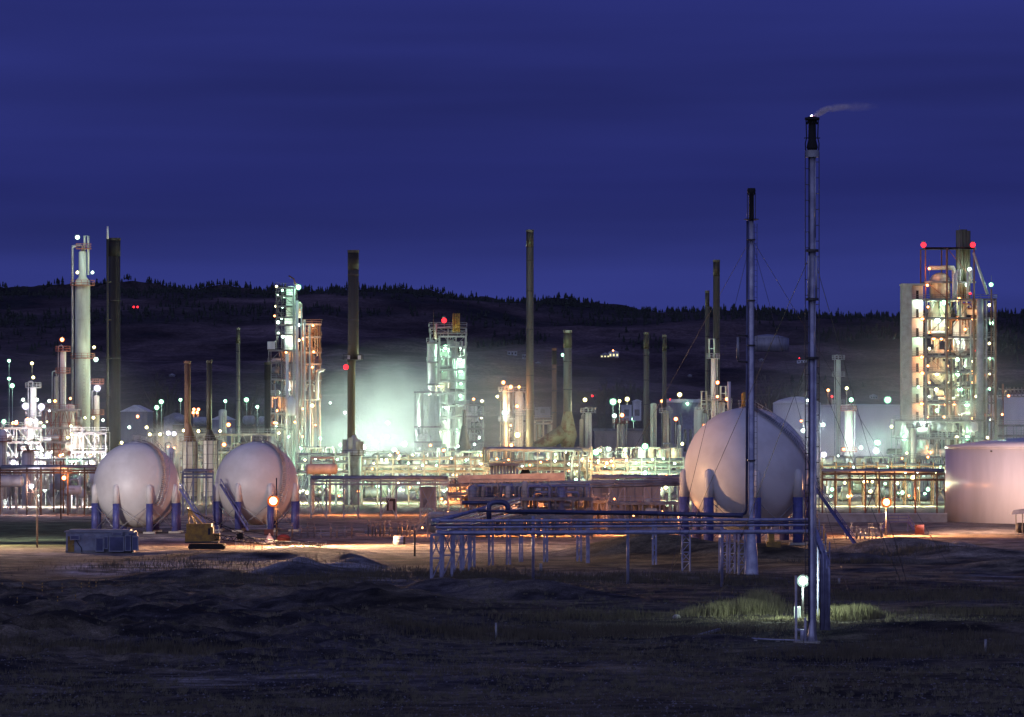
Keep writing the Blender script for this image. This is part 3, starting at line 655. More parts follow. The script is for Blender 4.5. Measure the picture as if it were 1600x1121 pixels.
# ================================================================ BLUE PIPE BRIDGE
t = thing('pipe_bridge', 'long blue elevated pipe bridge running left from the tallest flare stack', 'pipe bridge', (X(981, 519), 519, 0))
A = (X(682, 534), 534.0); B = (X(1268, 500), 500.0)
def AB(f, dy=0, z=0): return Vector((A[0]+(B[0]-A[0])*f, A[1]+(B[1]-A[1])*f+dy, z))
back_pt = Vector((X(812, 640), 640, 0)); dirb = (back_pt-Vector((A[0], A[1], 0))).normalized()
FX, FY = X(1281, 400), 396.0
for nm, dy, yL, yR, rr, m_ in (('pipe', 0, 833, 831, .25, 'bridge'), ('pipe', .9, 825, 821, .14, 'bridge'), ('pipe', 2.4, 815, 813, .19, 'bridge'), ('pipe', 3.2, 822, 818, .10, 'darkpipe')):
    zL, zR = Z(yL, 534), Z(yR, 500); s0 = Vector((A[0]-dy*.3, A[1]+dy, zL))
    pts = [s0+dirb*(112+dy)+Vector((0, 0, .2)), s0+dirb*.8+Vector((.1, 0, .1)), s0+Vector((.4, -.1, 0)), s0+Vector((1.2, -.1, 0)), AB(1, dy, zR)-Vector((.8, 0, 0)), AB(1, dy, zR)+Vector((.1, -.4, 0)), Vector((FX-.2*dy+.4, FY, zR-.2)), Vector((FX-.2*dy+.4, FY-.3, zR-.8)), Vector((FX-.2*dy+.4, FY-.4, .6))]
    pipe_run(pts, rr, m_, t, n=12)
def fz(px, dd): return gh(X(px, dd), dd)-.3
for px, bpy_ in ((833, 908), (981, 915), (1128, 918)):
    dd = D(bpy_); q = MB(); q.tube((X(px, dd), dd, -.5), (X(px, dd), dd, Z(812, 515)), .19, n=10); build('post', q, 'bridge', t)
    q = MB(); q.bar((X(px, dd), dd-.5, Z(832, 515)-.45), (X(px, dd), dd+4.5, Z(832, 515)-.45), .25); q.bar((X(px, dd), dd-.3, Z(815, 515)-.32), (X(px, dd), dd+4.5, Z(815, 515)-.32), .2); build('crossbeam', q, 'bridge', t)
def trestle(px0, px1, ybase, ytop, dd=None, pc=.16, xb=2):
    dd = dd or D(ybase); xa, xb_ = X(px0, dd), X(px1, dd); zt = Z(ytop, dd); tr = MB(); tr.bar((xa, dd, -.5), (xa, dd, zt), pc*2); tr.bar((xb_, dd, -.5), (xb_, dd, zt), pc*2)
    n = xb; tr.bar((xa, dd, zt), (xb_, dd, zt), pc*1.6)
    for i in range(n):
        za, zb = zt*(i)/n, zt*(i+1)/n; tr.bar((xa, dd, za+.1), (xb_, dd, zb), pc*.8); tr.bar((xa, dd, zb), (xb_, dd, zb), pc)
        if i % 2: tr.bar((xb_, dd, za+.1), (xa, dd, zb), pc*.8)
    return tr
for px0, px1, yb in ((674, 689, 909), (692, 706, 903), (709, 720, 897), (724, 733, 891), (735, 741, 887)):
    build('trestle', trestle(px0, px1, yb, 836-(909-yb)*.55, pc=.17), 'bridge', t)
for px0, px1, yb in ((1066, 1078, 893), (1124, 1136, 894), (1140, 1148, 897), (1154, 1164, 899)): build('trestle', trestle(px0, px1, yb, 833, pc=.12, xb=4), 'bridge', t)
for px0, px1, yb in ((764, 770, 886), (792, 797, 884), (812, 816, 880), (850, 855, 880), (902, 908, 879), (917, 920, 882), (1020, 1025, 884)): build('trestle', trestle(px0, px1, yb, 812, pc=.13, xb=3), 'bridge', t)
# run toward the viewer beside the flare
for k in range(4):
    yy = 402+k*27; q = MB(); xx = FX+(B[0]-FX)*(yy-FY)/(500-FY); q.bar((xx-.1, yy, -.4), (xx-.1, yy, 8.4+k*.08), .12); q.bar((xx+.7, yy, -.4), (xx+.7, yy, 8.6+k*.08), .12)
    for zz in (4.0, 7.6): q.bar((xx-.1, yy, zz), (xx+.7, yy, zz), .12)
    build('trestle', q, 'bridge', t)
q = MB(); q.path([at(788, 806, 560), at(778, 800, 560), at(765, 806, 560)], .01)
q = MB(); dl = 560.0; q.path([at(764, 812, dl), at(764, 794, dl), at(765, 789, dl), at(769, 786, dl), at(775, 785, dl), at(785, 785, dl), at(790, 787, dl), at(793, 791, dl), at(794, 802, dl)], .33, 12); build('expansion_loop', q, 'darkpipe', t)
pipe_run([at(794, 800, 560), at(1000, 802, 556), at(1160, 806, 551)], .30, 'darkpipe', t, n=12)
pipe_run([at(722, 786, 600), at(776, 786, 600)], .28, 'darkpipe', t, n=12)
pipe_run([at(683, 815, 535), at(760, 793, 580), at(812, 780, 610)], .24, 'bridge', t)
# small cabinet, lamp, ground pipe near the flare foot
d = 430; t = thing('switch_cabinet', 'small grey electrical cabinet on posts left of the tallest flare foot', 'cabinet', (X(1246, d), d, 0))
q = MB(); q.box(X(1241, d), X(1251, d), d, d+.5, Z(972, d), Z(948, d)); build('box', q, 'pale', t)
q = MB(); q.box(X(1242, d), X(1250, d), d-.03, d, Z(970, d), Z(950, d)); build('door', q, 'galv', t)
for px in (1242, 1250): q = MB(); q.bar((X(px, d), d+.2, -.3), (X(px, d), d+.2, Z(970, d)), .08); build('leg', q, 'galv', t)
t = thing('ground_pipe', 'thin pipe lying on the ground leading to the tallest flare foot', 'pipe', (X(1200, 386), 386, 0))
q = MB(); q.path([(X(1130, 392), 392, .16), (X(1200, 387), 387, .18), (X(1256, 385), 385, .18)], .07); build('pipe', q, 'bluepipe', t)
for px in (1150, 1180, 1215, 1240): q = MB(); q.box(X(px, 388)-.15, X(px, 388)+.15, 387.3, 388.7, -.2, .1); build('sleeper', q, 'concrete', t)
t = thing('fallen_post', 'pale weathered post lying in the grass left of the flare foot', 'post', (X(1108, 400), 398, 0)); q = MB(); q.bar((X(1092, 396), 396, .1), (X(1124, 402), 402, .35), .3, .22); build('timber', q, 'galv', t)
tag(build('rock', MB().ball((X(1057, 430), 430, .2), .45, 7, 5, .7), 'concrete', at_=(X(1057, 430), 430, 0)), 'small pale rock beside the lit dry grass', 'rock')
for i, (px, yb, h, w_) in enumerate(((775, 998, 1.3, .1), (1540, 1022, 1.1, .12), (845, 893, .9, .2), (1311, 912, .5, .15))):
    dd = D(yb); o = build('marker_post', MB().tube((X(px, dd), dd, -.2), (X(px, dd), dd, h+.15), w_, n=8), 'galv', at_=(X(px, dd), dd, 0))
    tag(o, ('thin grey marker post standing in dry grass below the blue bridge', 'grey marker post standing alone at lower right', 'stubby grey marker post between the legs of the blue bridge', 'short white marker post right of the flare foot')[i], 'post')
for i, (px, yb) in enumerate(((3, 926), (35, 926), (66, 926), (97, 927), (127, 926), (139, 925), (150, 924), (27, 950), (58, 950), (90, 948), (118, 946))):
    dd = D(yb); t = thing('survey_stake', f'{ORD[i+1]} thin yellow survey stake from the left in the spoil field' if i < 7 else f'{ORD[i-6]} thin yellow survey stake from the left along the trench edge', 'stake', (X(px, dd), dd, 0), 'survey stakes')
    build('rod', MB().bar((X(px, dd), dd, 0), (X(px, dd), dd, 1.2), .07), 'darksteel', t)
    for z in (.15, .55, .95): build('stripe', MB().bar((X(px, dd), dd, z), (X(px, dd), dd, z+.18), .1), 'yellow', t)

# ================================================================ CONTROL BUILDING, CRANE, YARD
d = D(864); x0, x1 = X(103, d), X(207, d); zt = Z(832, d)
t = thing('control_building', 'low blue-grey metal building with yellow door in front of the left sphere', 'building', ((x0+x1)/2, d, 0))
q = MB(); q.box(x0, x1, d, d+4.5, -.2, zt); build('wall', q, 'shedblue', t)
q = MB(); q.box(x0-.25, x1+.25, d-.2, d+4.8, zt, zt+.18); q.box(x0+.4, x1-.4, d+.5, d+4.2, zt+.18, zt+.4); build('roof', q, 'shed', t)
q = MB(); q.box(X(106, d), X(116, d), d-.06, d, .15, 2.5); dr = build('door', q, 'yellow', t, 'yellow door'); q = MB(); q.box(X(114, d), X(115, d), d-.12, d-.06, 1.2, 1.35); build('handle', q, 'galv', dr)
for a, b_, ya, yb, dp in ((110, 125, 836, 844, .6), (150, 163, 840, 862, 1.0), (163, 170, 838, 858, .8), (171, 195, 838, 862, 1.1), (176, 192, 832, 837, .8), (196, 206, 836, 861, 1.3), (207, 217, 838, 860, 1.1), (200, 215, 832, 838, .8)):
    q = MB(); q.box(X(a, d), X(b_, d), d-dp, d-.01, max(.1, Z(yb, d)), Z(ya, d)); cb = build('equipment_box', q, 'shedblue', t)
    q = MB(); q.box(X(a, d)+.15, X(b_, d)-.15, d-dp-.03, d-dp, max(.25, Z(yb, d)+.15), Z(ya, d)-.15); build('cover', q, 'darkpipe', cb)
q = MB(); q.path([(X(118, d), d-.1, 2.2), (X(122, d), d-.1, 1.4), (X(127, d), d-.1, .8), (X(128, d), d-.1, .1)], .05); build('cable', q, 'black', t)
q = MB(); q.box(X(103, d)-.05, X(207, d)+.05, d-.04, d, -.1, .35); build('skirt', q, 'steel', t)
# crawler crane, boom lowered to the ground
d = D(860); X_ = lambda p: X(p, d)
t = thing('crawler_crane', 'yellow crawler crane with its lattice boom lowered to the ground', 'crane', (X_(315), d, 0))
q = MB(); q.box(X_(291), X_(330), d, d+3.2, 1.35, 4.1); q.box(X_(289), X_(296), d+.1, d+3.1, 1.2, 2.6); body = build('body', q, 'yellow', t)
q = MB(); q.box(X_(324), X_(333), d-.1, d+1.4, 1.4, 3.6); q.box(X_(330), X_(343), d+.1, d+1.3, 1.4, 2.6); build('cab', q, 'yellow', t)
q = MB(); q.box(X_(325), X_(329), d-.15, d-.1, 2.4, 3.4); build('window', q, 'glass', t)
q = MB(); q.box(X_(289), X_(341), d-.05, d+3.25, 1.1, 1.34); build('turntable', q, 'darksteel', t)
for yy in (d-.4, d+2.6):
    q = MB(); pr = [(X_(296), .15), (X_(294), .5), (X_(296), .95), (X_(350), .95), (X_(352), .5), (X_(350), .15)]
    q.add([(a, yy, b_) for a, b_ in pr]+[(a, yy+.8, b_) for a, b_ in pr], [tuple(range(6)), tuple(range(11, 5, -1))]+[(i, (i+1) % 6, 6+(i+1) % 6, 6+i) for i in range(6)]); build('track', q, 'soot', t)
q = MB()
for yy in (d+.6, d+2.4):
    q.bar((X_(305), yy, 4.0), (X_(292), yy, Z(795, d)), .16); q.bar((X_(316), yy, 4.0), (X_(292), yy, Z(795, d)), .16); q.bar((X_(294), yy, 4.0), (X_(294), yy, Z(795, d)), .12)
q.bar((X_(292), d+.6, Z(795, d)), (X_(292), d+2.4, Z(795, d)), .2); build('gantry', q, 'yellow', t)
q = MB()
bp = [Vector((X_(335), d+.6, 2.0)), Vector((X_(395), d+.2, Z(845, d))), Vector((X_(505), d-6, .5))]
for a, b_ in zip(bp, bp[1:]):
    n = 14
    for oy, oz in ((-.5, -.35), (.5, -.35), (-.5, .35), (.5, .35)): q.bar(a+Vector((0, oy, oz)), b_+Vector((0, oy, oz)), .12)
    for i in range(n):
        u, v = a.lerp(b_, i/n), a.lerp(b_, (i+1)/n); s_ = 1 if i % 2 else -1
        for oy in (-.5, .5): q.bar(u+Vector((0, oy, -.35*s_)), v+Vector((0, oy, .35*s_)), .06)
build('boom', q, 'soot', t)
for a, b_ in (((343, 822), (505, 852)), ((292, 795), (395, 842)), ((292, 795), (375, 838))):
    q = MB(); q.tube(at(a[0], a[1], d), at(b_[0], b_[1], d), .05, n=5); build('cable', q, 'soot', t)
for px in (392, 397): q = MB(); q.bar((X_(px), d, 0), (X_(px), d, Z(842, d)), .1); build('boom_rest', q, 'soot', t)
q = MB(); q.hvessel((X_(372), d+.4, 2.2), (X_(378), d+.4, 2.2), .5); build('hook_block', q, 'soot', t)
# low chain-link fence beside the crane
def fence(label, px0, px1, d, h, m='galv', step=14, mesh=True):
    t = thing('wire_fence', label, 'fence', (X((px0+px1)/2, d), d, 0)); n = max(1, round((px1-px0)/step))
    for i in range(n+1): px = px0+(px1-px0)*i/n; build('post', MB().tube((X(px, d), d, -.2), (X(px, d), d, h), .05, n=6), m, t)
    q = MB(); x0, x1 = X(px0, d), X(px1, d)
    k = max(2, int((x1-x0)/.45)); 
    for i in range(k): a = x0+(x1-x0)*i/k; b_ = x0+(x1-x0)*(i+1)/k; q.bar((a, d, 0), (b_, d, h), .03); q.bar((b_, d, 0), (a, d, h), .03)
    q.bar((x0, d, h), (x1, d, h), .05); build('wire_mesh', q, m, t)
fence('low wire fence running beside the lowered crane boom', 368, 510, D(857), 1.1)
fence('low fence of slats below the left pipe rack trestles', 468, 498, 940, 3.0)
# light pole stems get built by the lamps; ground valves and pipe manifolds
def manifold(label, px0, px1, ybase, n, seed, m=('galv', 'tan'), hmax=3.0):
    rr = random.Random(seed); d = D(ybase); t = thing('valve_manifold', label, 'pipework', (X((px0+px1)/2, d), d, 0))
    for k in range(2): q = MB(); q.tube((X(px0, d), d+k*1.2, .5+.3*k), (X(px1, d), d+k*1.2, .5+.3*k), .16); build('header_pipe', q, m[0], t)
    for i in range(n):
        x = X(px0+(px1-px0)*(i+.5)/n+rr.uniform(-2, 2), d); h = rr.uniform(.9, hmax); q = MB(); q.path([(x, d-.3, 0), (x, d-.3, h*.6), (x, d+.4, h*.75), (x, d+.4, .5)], rr.uniform(.08, .16)); rp = build('riser_pipe', q, rr.choice(m), t)
        q = MB(); q.lathe((x, d-.3, h*.6), [(.1, 0), (.25, .1), (.25, .3), (.06, .4), (.06, .9), (.28, .92), (.28, 1.0), (.05, 1.02)], 10, False); build('valve', q, rr.choice(m), rp)
manifold('low run of valves and pipes on the ground right of the middle sphere', 452, 555, 841, 9, 1)
manifold('cluster of ground valves left of the horizontal drum', 570, 650, 838, 12, 2)
manifold('pale valve cluster on the dirt beside the blue stair right of the large sphere', 1320, 1380, 842, 9, 3, ('white', 'galv'))
manifold('small valve cluster near the base of the large sphere', 1262, 1292, 845, 4, 4)
manifold('pipe valves at the foot of the middle sphere', 330, 345, 838, 2, 5)
for i, (px, yb, h, w_, m_, lab, cat) in enumerate(((623, 851, 1.3, .9, 'white', 'white drum standing on the lit yard', 'drum'), (628.5, 851, 1.2, .5, 'darksteel', 'dark drum standing beside a white drum on the lit yard', 'drum'), (420, 837, 1.4, .0, 'red', 'red box at the foot of the lamp pole before the middle sphere', 'box'), (1437, 835, 2.2, 0, 'red', 'red box on the ground before the large right-hand tank', 'box'))):
    dd = D(yb); q = MB(); x = X(px, dd)
    if w_: q.lathe((x, dd, 0), [(w_*.9, 0), (w_, .05), (w_, h*.33), (w_*1.04, h*.35), (w_, h*.37), (w_, h*.66), (w_*1.04, h*.68), (w_, h*.7), (w_, h), (w_*.9, h+.05)], 16)
    else: q.box(x-.8, x+.8, dd, dd+.8, 0, h*.7); q.box(x-.85, x+.85, dd-.05, dd+.85, h*.7, h*.7+.1)
    tag(build('drum' if w_ else 'equipment_box', q, m_, at_=(x, dd, 0)), lab, cat)
# red ball-like cover and white sack near the crane boom
tag(build('tarpaulin_heap', MB().ball((X(443, 700), 700, .6), 1.2, 12, 7, .7), 'red', at_=(X(443, 700), 700, 0)), 'rounded red tarpaulin heap behind the crane boom', 'heap')
tag(build('sand_bag', MB().lathe((X(421, 700), 700, -.1), [(1.1, 0), (.8, .5), (.35, 1.2), (.05, 1.7)], 7, False), 'white', at_=(X(421, 700), 700, 0)), 'white pointed bag lying behind the crane boom', 'bag')
# electrical poles
def pole(label, px, ytop, ybase, m='rust', arms=((.1, 2.4),), dd=None, r=.16):
    d = dd or D(ybase); x = X(px, d); zt = Z(ytop, d); t = thing('utility_pole', label, 'pole', (x, d, 0), 'wooden poles')
    build('mast', MB().tube((x, d, -.3), (x, d, zt), r, r*.75, 10), m, t)
    for f, w_ in arms: build('crossarm', MB().bar((x-w_/2, d-.2, zt-f*10), (x+w_/2, d-.2, zt-f*10), .14), m, t)
    return t
pole('thin brown pole standing on the road left of the control building', 58, 733, 856, 'tan', ())
pole('dark pole in front of the middle sphere holding the orange lamp', 432, 747, 852, 'darksteel', ((.5, .9),), r=.13)
pole('short dark pole at the left end of the horizontal drum stair', 648, 829, 870, 'darksteel', ())
for i, (px, yt, yb, a) in enumerate(((84, 692, 800, 1), (95, 720, 811, 0), (99, 717, 802, 0), (106, 732, 802, 1), (42, 732, 800, 0), (63, 732, 801, 1), (132, 733, 800, 0), (16, 735, 797, 0))): pole(f'{ORD[i+1]} dark post counted from the lamp-lit pair by the left pipe yard', px, yt, yb, 'rust' if i < 4 else 'steel', ((.15, 3), (.45, 3)) if a else ())

# ================================================================ HORIZONTAL DRUM AND SKID (orange lit, middle)
d = D(845); t = thing('storage_drum', 'pale horizontal drum on saddles with a stair at its left end', 'drum', (X(690, d), d+3, 0))
build('shell', MB().hvessel((X(672, d), d+4, Z(817, d)), (X(742, d), d+4, Z(817, d)), 1.75, 24), 'cream', t)
for px in (684, 712, 733): build('saddle', MB().box(X(px, d)-.5, X(px, d)+.5, d+2.8, d+5.2, -.2, Z(829, d)+.4), 'concrete', t)
straight_stair('', '', (X(668, d), d+1, Z(805, d)), (X(646, d), d+1, Z(835, d)), 1.2, 'tan', parent=t)
q = MB(); q.box(X(668, d), X(742, d), d+1.4, d+2.2, Z(805, d)-.1, Z(805, d)); railing(q, X(668, d), X(742, d), d+1.4, d+2.2, Z(805, d)); build('walkway', q, 'tan', t)
for px in (668, 700, 740): build('post', MB().bar((X(px, d), d+1.6, -.2), (X(px, d), d+1.6, Z(805, d)), .22), 'tan', t)
d = 730.0; t = thing('process_skid', 'crowded skid of pipes and vessels lit orange behind the blue bridge', 'process skid', (X(820, d), d, 0))
frame(t, 735, 925, d, 10, (778, 806), (735, 760, 785, 812, 840, 868, 895, 925), 842, 'steel', .26, .25)
clutter(t, 735, 925, 760, 805, d, 9, 62, ('tan', 'galv', 'bridge', 'cream'), .3, .2); clutter(t, 740, 925, 806, 838, d, 9, 56, ('tan', 'cream', 'bridge', 'galv'), .3, .25)
d = 770.0; t = thing('process_skid', 'low pump skid right of the orange-lit skid', 'process skid', (X(935, d), d, 0))
frame(t, 905, 948, d, 6, (782,), (905, 925, 948), 831, 'galv', .22, .3); clutter(t, 906, 947, 785, 828, d, 5, 16, ('tan', 'galv', 'steel'), .35, .3)
d = 820.0; t = thing('pipe_gantry', 'tan lattice girder gantry carrying pipes above the orange-lit skid', 'gantry', (X(800, d), d, 0))
x0, x1 = X(735, d), X(857, d)
for yy in (d, d+3):
    q = MB(); q.bar((x0, yy, Z(750, d)), (x1, yy, Z(750, d)), .22); q.bar((x0, yy, Z(763, d)), (x1, yy, Z(763, d)), .22); n = 12
    for i in range(n+1): xx = x0+(x1-x0)*i/n; q.bar((xx, yy, Z(763, d)), (xx, yy, Z(750, d)), .14)
    for i in range(n): xx = x0+(x1-x0)*i/n; q.bar((xx, yy, Z(750, d)), (xx+(x1-x0)/n, yy, Z(763, d)), .12)
    build('girder', q, 'tan', t)
for px in (735, 775, 815, 857): build('post', MB().bar((X(px, d), d+1.5, 0), (X(px, d), d+1.5, Z(763, d)), .35), 'tan', t)
for i, (a, b_, y, rr) in enumerate(((727, 925, 766, .45), (700, 900, 770, .3), (740, 1060, 756, .22), (850, 1066, 760, .3), (860, 1065, 752, .2))): pipe_run([at(a, y+2, d-2), at((a+b_)/2, y, d-2), at(b_, y-3, d-2)], rr, ('galv', 'tan', 'galv', 'steel', 'galv')[i], t)
pipe_run([at(727, 768, d-2), at(745, 768, d-2), at(752, 771, d-2), at(753, 778, d-2), at(753, 800, d-2)], .5, 'cream', t)
pipe_run([at(925, 763, d-3), at(905, 766, d-3), at(906, 780, d-3), at(899, 785, d-3), at(850, 787, d-3)], .35, 'galv', t)
# flat conveyor-like covered pipe tray
d = 870.0; t = thing('pipe_tray', 'pale covered pipe tray running level above the tan lattice gantry', 'pipe tray', (X(800, d), d, 0))
q = MB(); q.bar(at(716, 749, d), at(882, 745, d), .5, 1.6); build('tray', q, 'galv', t)
for px in (720, 760, 800, 840, 880): build('post', MB().bar((X(px, d), d+.8, 0), (X(px, d), d+.8, Z(748, d)), .3), 'steel', t)

d = 800.0; t = thing('process_skid', 'low crowded row of pipes and drums between the tan gantry and the large sphere', 'process skid', (X(990, d), d, 0))
frame(t, 950, 1058, d, 7, (785,), (950, 977, 1004, 1031, 1058), 824, 'galv', .22, .3); clutter(t, 951, 1057, 787, 822, d, 6, 34, ('tan', 'galv', 'cream'), .28, .25)
d = 905.0; t = thing('process_skid', 'tangle of pipes and drums behind the pale covered pipe tray', 'process skid', (X(800, d), d, 0))
frame(t, 700, 915, d, 8, (757, 775), (700, 736, 772, 808, 844, 880, 915), 805, 'steel', .22, .3); clutter(t, 702, 913, 752, 800, d, 7, 80, ('tan', 'galv', 'cream', 'steel'), .35, .3)
# front trestle with cross-braced bays
def trestle_row(label, pxs, d, ytop, m='steel', braced=(), beams=(0, 5), extra=()):
    t = thing('pipe_trestle', label, 'trestle', (X((pxs[0]+pxs[-1])/2, d), d, 0)); zt = Z(ytop, d)
    for px in pxs: build('post', MB().bar((X(px, d), d, -.2), (X(px, d), d, zt+.6), .32), m, t)
    for i in braced:
        a, b_ = X(pxs[i], d), X(pxs[i+1], d); q = MB(); q.bar((a, d, .4), (b_, d, zt-1), .14); q.bar((b_, d, .4), (a, d, zt-1), .14); q.bar((a, d, zt*.5), (b_, d, zt*.5), .14) if i % 2 else None; build('brace', q, m, t)
    for o in beams: build('beam', MB().bar((X(pxs[0], d), d, Z(ytop+o, d)), (X(pxs[-1], d), d, Z(ytop+o, d)), .4), m, t)
    for k in range(4): rr = (.32, .2, .4, .25)[k]; pipe_run([(X(pxs[0], d), d+.8+k, zt+.3+rr), (X(pxs[-1], d), d+.8+k, zt+.3+rr)], rr, ('galv', 'shedblue', 'steel', 'galv')[k], t)
    return t
trestle_row('cross-braced grey trestle standing on the dark yard right of the middle sphere', (486, 510, 537, 560, 595, 619, 657, 680, 700), 873, 752, 'galv', (0, 2, 4, 6))
trestle_row('grey braced trestle left of the large sphere before the pale panel wall', (925, 952, 976, 1007, 1031, 1061), 890, 751, 'galv', (1, 3))
trestle_row('long brown trestle crossing in front of the right-hand plant', (1285, 1305, 1328, 1352, 1374, 1398, 1430, 1464, 1477), 905, 741, 'rust', (3,), (0, 9))
trestle_row('low blue-grey trestle between the two small spheres', (286, 302, 322, 333), 900, 741, 'darkpipe', (0,), (0, 5))
trestle_row('thin dark trestle in front of the bright left process yard', (0, 42, 64, 106, 132, 150), 905, 735, 'rust', (1,), (0, 4))
# pale panel wall
d = 925.0; t = thing('panel_building', 'long pale building of flat wall panels behind the braced trestle', 'building', (X(985, d), d, 0))
for i in range(8): a, b_ = 926+i*13.2, 926+(i+1)*13.2; build('wall_panel', MB().box(X(a, d)+.05, X(b_, d)-.05, d, d+.3, 0, Z(757, d)), 'tan', t); build('rib', MB().box(X(a, d)-.08, X(a, d)+.08, d-.1, d+.3, 0, Z(757, d)+.1), 'steel', t)
build('roof', MB().box(X(925, d), X(1032, d), d-.1, d+12, Z(757, d), Z(756, d)+.1), 'steel', t)
for i, (a, b_, yt, yb, dd, m_, lab) in enumerate(((780, 795, 770, 792, 860, 'cream', 'first small cream hut from the left behind the orange-lit skid'), (800, 818, 768, 792, 860, 'white', 'second small white hut from the left behind the orange-lit skid'), (824, 850, 771, 792, 860, 'tan', 'third small tan hut from the left behind the orange-lit skid'), (858, 893, 770, 794, 870, 'tan', 'fourth small tan hut from the left behind the orange-lit skid'), (658, 682, 762, 772, 985, 'tan', 'low tan shed behind the cross-braced trestle'), (604, 618, 780, 789, 950, 'black', 'small dark crate on the yard behind the cross-braced trestle'))):
    t = thing('equipment_hut', lab, 'hut', (X((a+b_)/2, dd), dd, 0)); build('wall', MB().box(X(a, dd), X(b_, dd), dd, dd+3, 0, Z(yt, dd)), m_, t); build('roof', MB().box(X(a, dd)-.2, X(b_, dd)+.2, dd-.2, dd+3.2, Z(yt, dd), Z(yt, dd)+.2), 'steel', t)
    build('door', MB().box(X(a, dd)+.5, X(a, dd)+1.4, dd-.05, dd, .1, min(2.2, Z(yt, dd)*.8)), 'steel', t)

# ================================================================ TANKS
def tank(label, pxc, rpx, ytop, ybase, m='tank', roof=.06, d=None, clutter_=True):
    d = d or D(ybase)+rpx*D(ybase)/FPX; r = rpx*d/FPX; x = X(pxc, d); zt = Z(ytop, d-r); t = thing('storage_tank', label, 'storage tank', (x, d, 0), 'flat storage tanks')
    build('shell', MB().lathe((x, d, 0), [(r, 0), (r, zt)], 96), m, t)
    build('roof', MB().lathe((x, d, zt), [(r+.06, -.1), (r+.12, .05), (r*.75, r*roof*.5), (r*.3, r*roof*.9), (.01, r*roof)], 96), m, t)
    build('rim', MB().lathe((x, d, zt), [(r+.02, -.35), (r+.16, -.35), (r+.16, -.22), (r+.02, -.22)], 96, False), m, t)
    return t, x, d, r, zt
T1, tx, td, tr, tz = tank('large pale storage tank at the right edge behind the dirt dike', 1716, 238, 699, 820, roof=.075)
build('pale_stencil', MB().box(tx-tr*.78, tx-tr*.74, td-tr*.64, td-tr*.62, tz-1.0, tz-.7), 'black', T1)
tank('pale domed storage tank seen behind the tall flare stack', 1245, 37, 630, 740, roof=.28, d=1500)
tank('very wide pale storage tank behind the slim process columns', 1352, 88, 634, 740, roof=.03, d=1620)
tank('wide pale tank partly hidden behind the right-hand tower', 1620, 75, 618, 740, roof=.03, d=1560)
dh = 4300; zb = hz(X(1200, dh), dh)
T_, = (thing('storage_tank', 'flat pale storage tank standing alone on the hillside', 'storage tank', (X(1200, dh), dh, zb), 'flat storage tanks'),)
rr = 33*dh/FPX; build('shell', MB().lathe((X(1200, dh), dh, Z(537, dh)-8), [(rr, 0), (rr, 8+8*dh/FPX)], 48), 'shed', T_); build('roof', MB().lathe((X(1200, dh), dh, Z(529, dh)), [(rr, 0), (rr*.5, 3), (.01, 4.2)], 48), 'shed', T_)
# dike wall before the right tank, blue handrail stair, shelter
d = 842.0; q = MB(); pts = [(1280, 811), (1340, 808), (1400, 805), (1480, 800)]
t = thing('dike_wall', 'low concrete dike wall beside the large right-hand tank', 'wall', (X(1380, d), d, 0))
q.box(X(1278, d), X(1480, d), d, d+.4, -.2, 1.6); build('wall', q, 'concrete', t); build('cap', MB().box(X(1278, d), X(1480, d), d-.1, d+.5, 1.6, 1.75), 'white', t)
d = 770; t = thing('footbridge', 'small blue handrailed footbridge over the pipes by the right lamp pole', 'footbridge', (X(1410, d), d, 0))
for px0, px1 in ((1387, 1420),):
    q = MB(); q.box(X(px0, d), X(px1, d), d, d+1.2, 1.7, 1.85); railing(q, X(px0, d), X(px1, d), d, d+1.2, 1.8, .1); build('deck', q, 'blue', t)
straight_stair('', '', (X(1420, d), d+.6, 1.8), (X(1432, d), d+.6, -.1), 1.0, 'blue', parent=t); straight_stair('', '', (X(1387, d), d+.6, 1.8), (X(1375, d), d+.6, -.1), 1.0, 'blue', parent=t)
for px in (1388, 1419): build('leg', MB().bar((X(px, d), d+.6, -.2), (X(px, d), d+.6, 1.7), .2), 'blue', t)
d = 745; t = thing('shelter', 'small open shelter with dark roof at the right edge', 'shelter', (X(1592, d), d, 0))
q = MB(); a, b_ = X(1580, d), X(1610, d); q.add([(a, d, 3.6), (b_, d, 4.0), (b_, d+3, 4.0), (a, d+3, 3.6), (a+.6, d+1.5, 4.4), (b_, d+1.5, 4.8)], [(0, 1, 5, 4), (4, 5, 2, 3), (0, 4, 3), (1, 2, 5), (0, 3, 2, 1)]); build('roof', q, 'shedblue', t)
for px in (1588, 1598, 1608): build('post', MB().bar((X(px, d), d+.5, -.2), (X(px, d), d+.5, 3.8), .16), 'steel', t)
build('tractor_part', MB().hvessel((X(1592, d), d+1.5, 1.3), (X(1604, d), d+1.5, 1.3), .9), 'darksteel', t).name = 'tank_drum'
# tracked digger under the big sphere
d = D(874)+2; t = thing('bulldozer', 'dusty yellow bulldozer parked in front of the largest sphere', 'bulldozer', (X(1205, d), d, 0))
build('body', MB().box(X(1198, d), X(1220, d), d, d+2, .9, 2.5), 'yellow', t); build('cab', MB().box(X(1201, d), X(1210, d), d+.1, d+1.9, 2.5, 3.6), 'yellow', t)
for yy in (d-.4, d+1.8):
    q = MB(); pr = [(X(1194, d), .1), (X(1192, d), .5), (X(1194, d), .95), (X(1222, d), .95), (X(1224, d), .5), (X(1222, d), .1)]
    q.add([(a, yy, b_) for a, b_ in pr]+[(a, yy+.6, b_) for a, b_ in pr], [tuple(range(6)), tuple(range(11, 5, -1))]+[(i, (i+1) % 6, 6+(i+1) % 6, 6+i) for i in range(6)]); build('track', q, 'soot', t)
build('blade', MB().box(X(1188, d)-.1, X(1188, d)+.15, d-.6, d+2.6, .1, 1.3), 'steel', t)
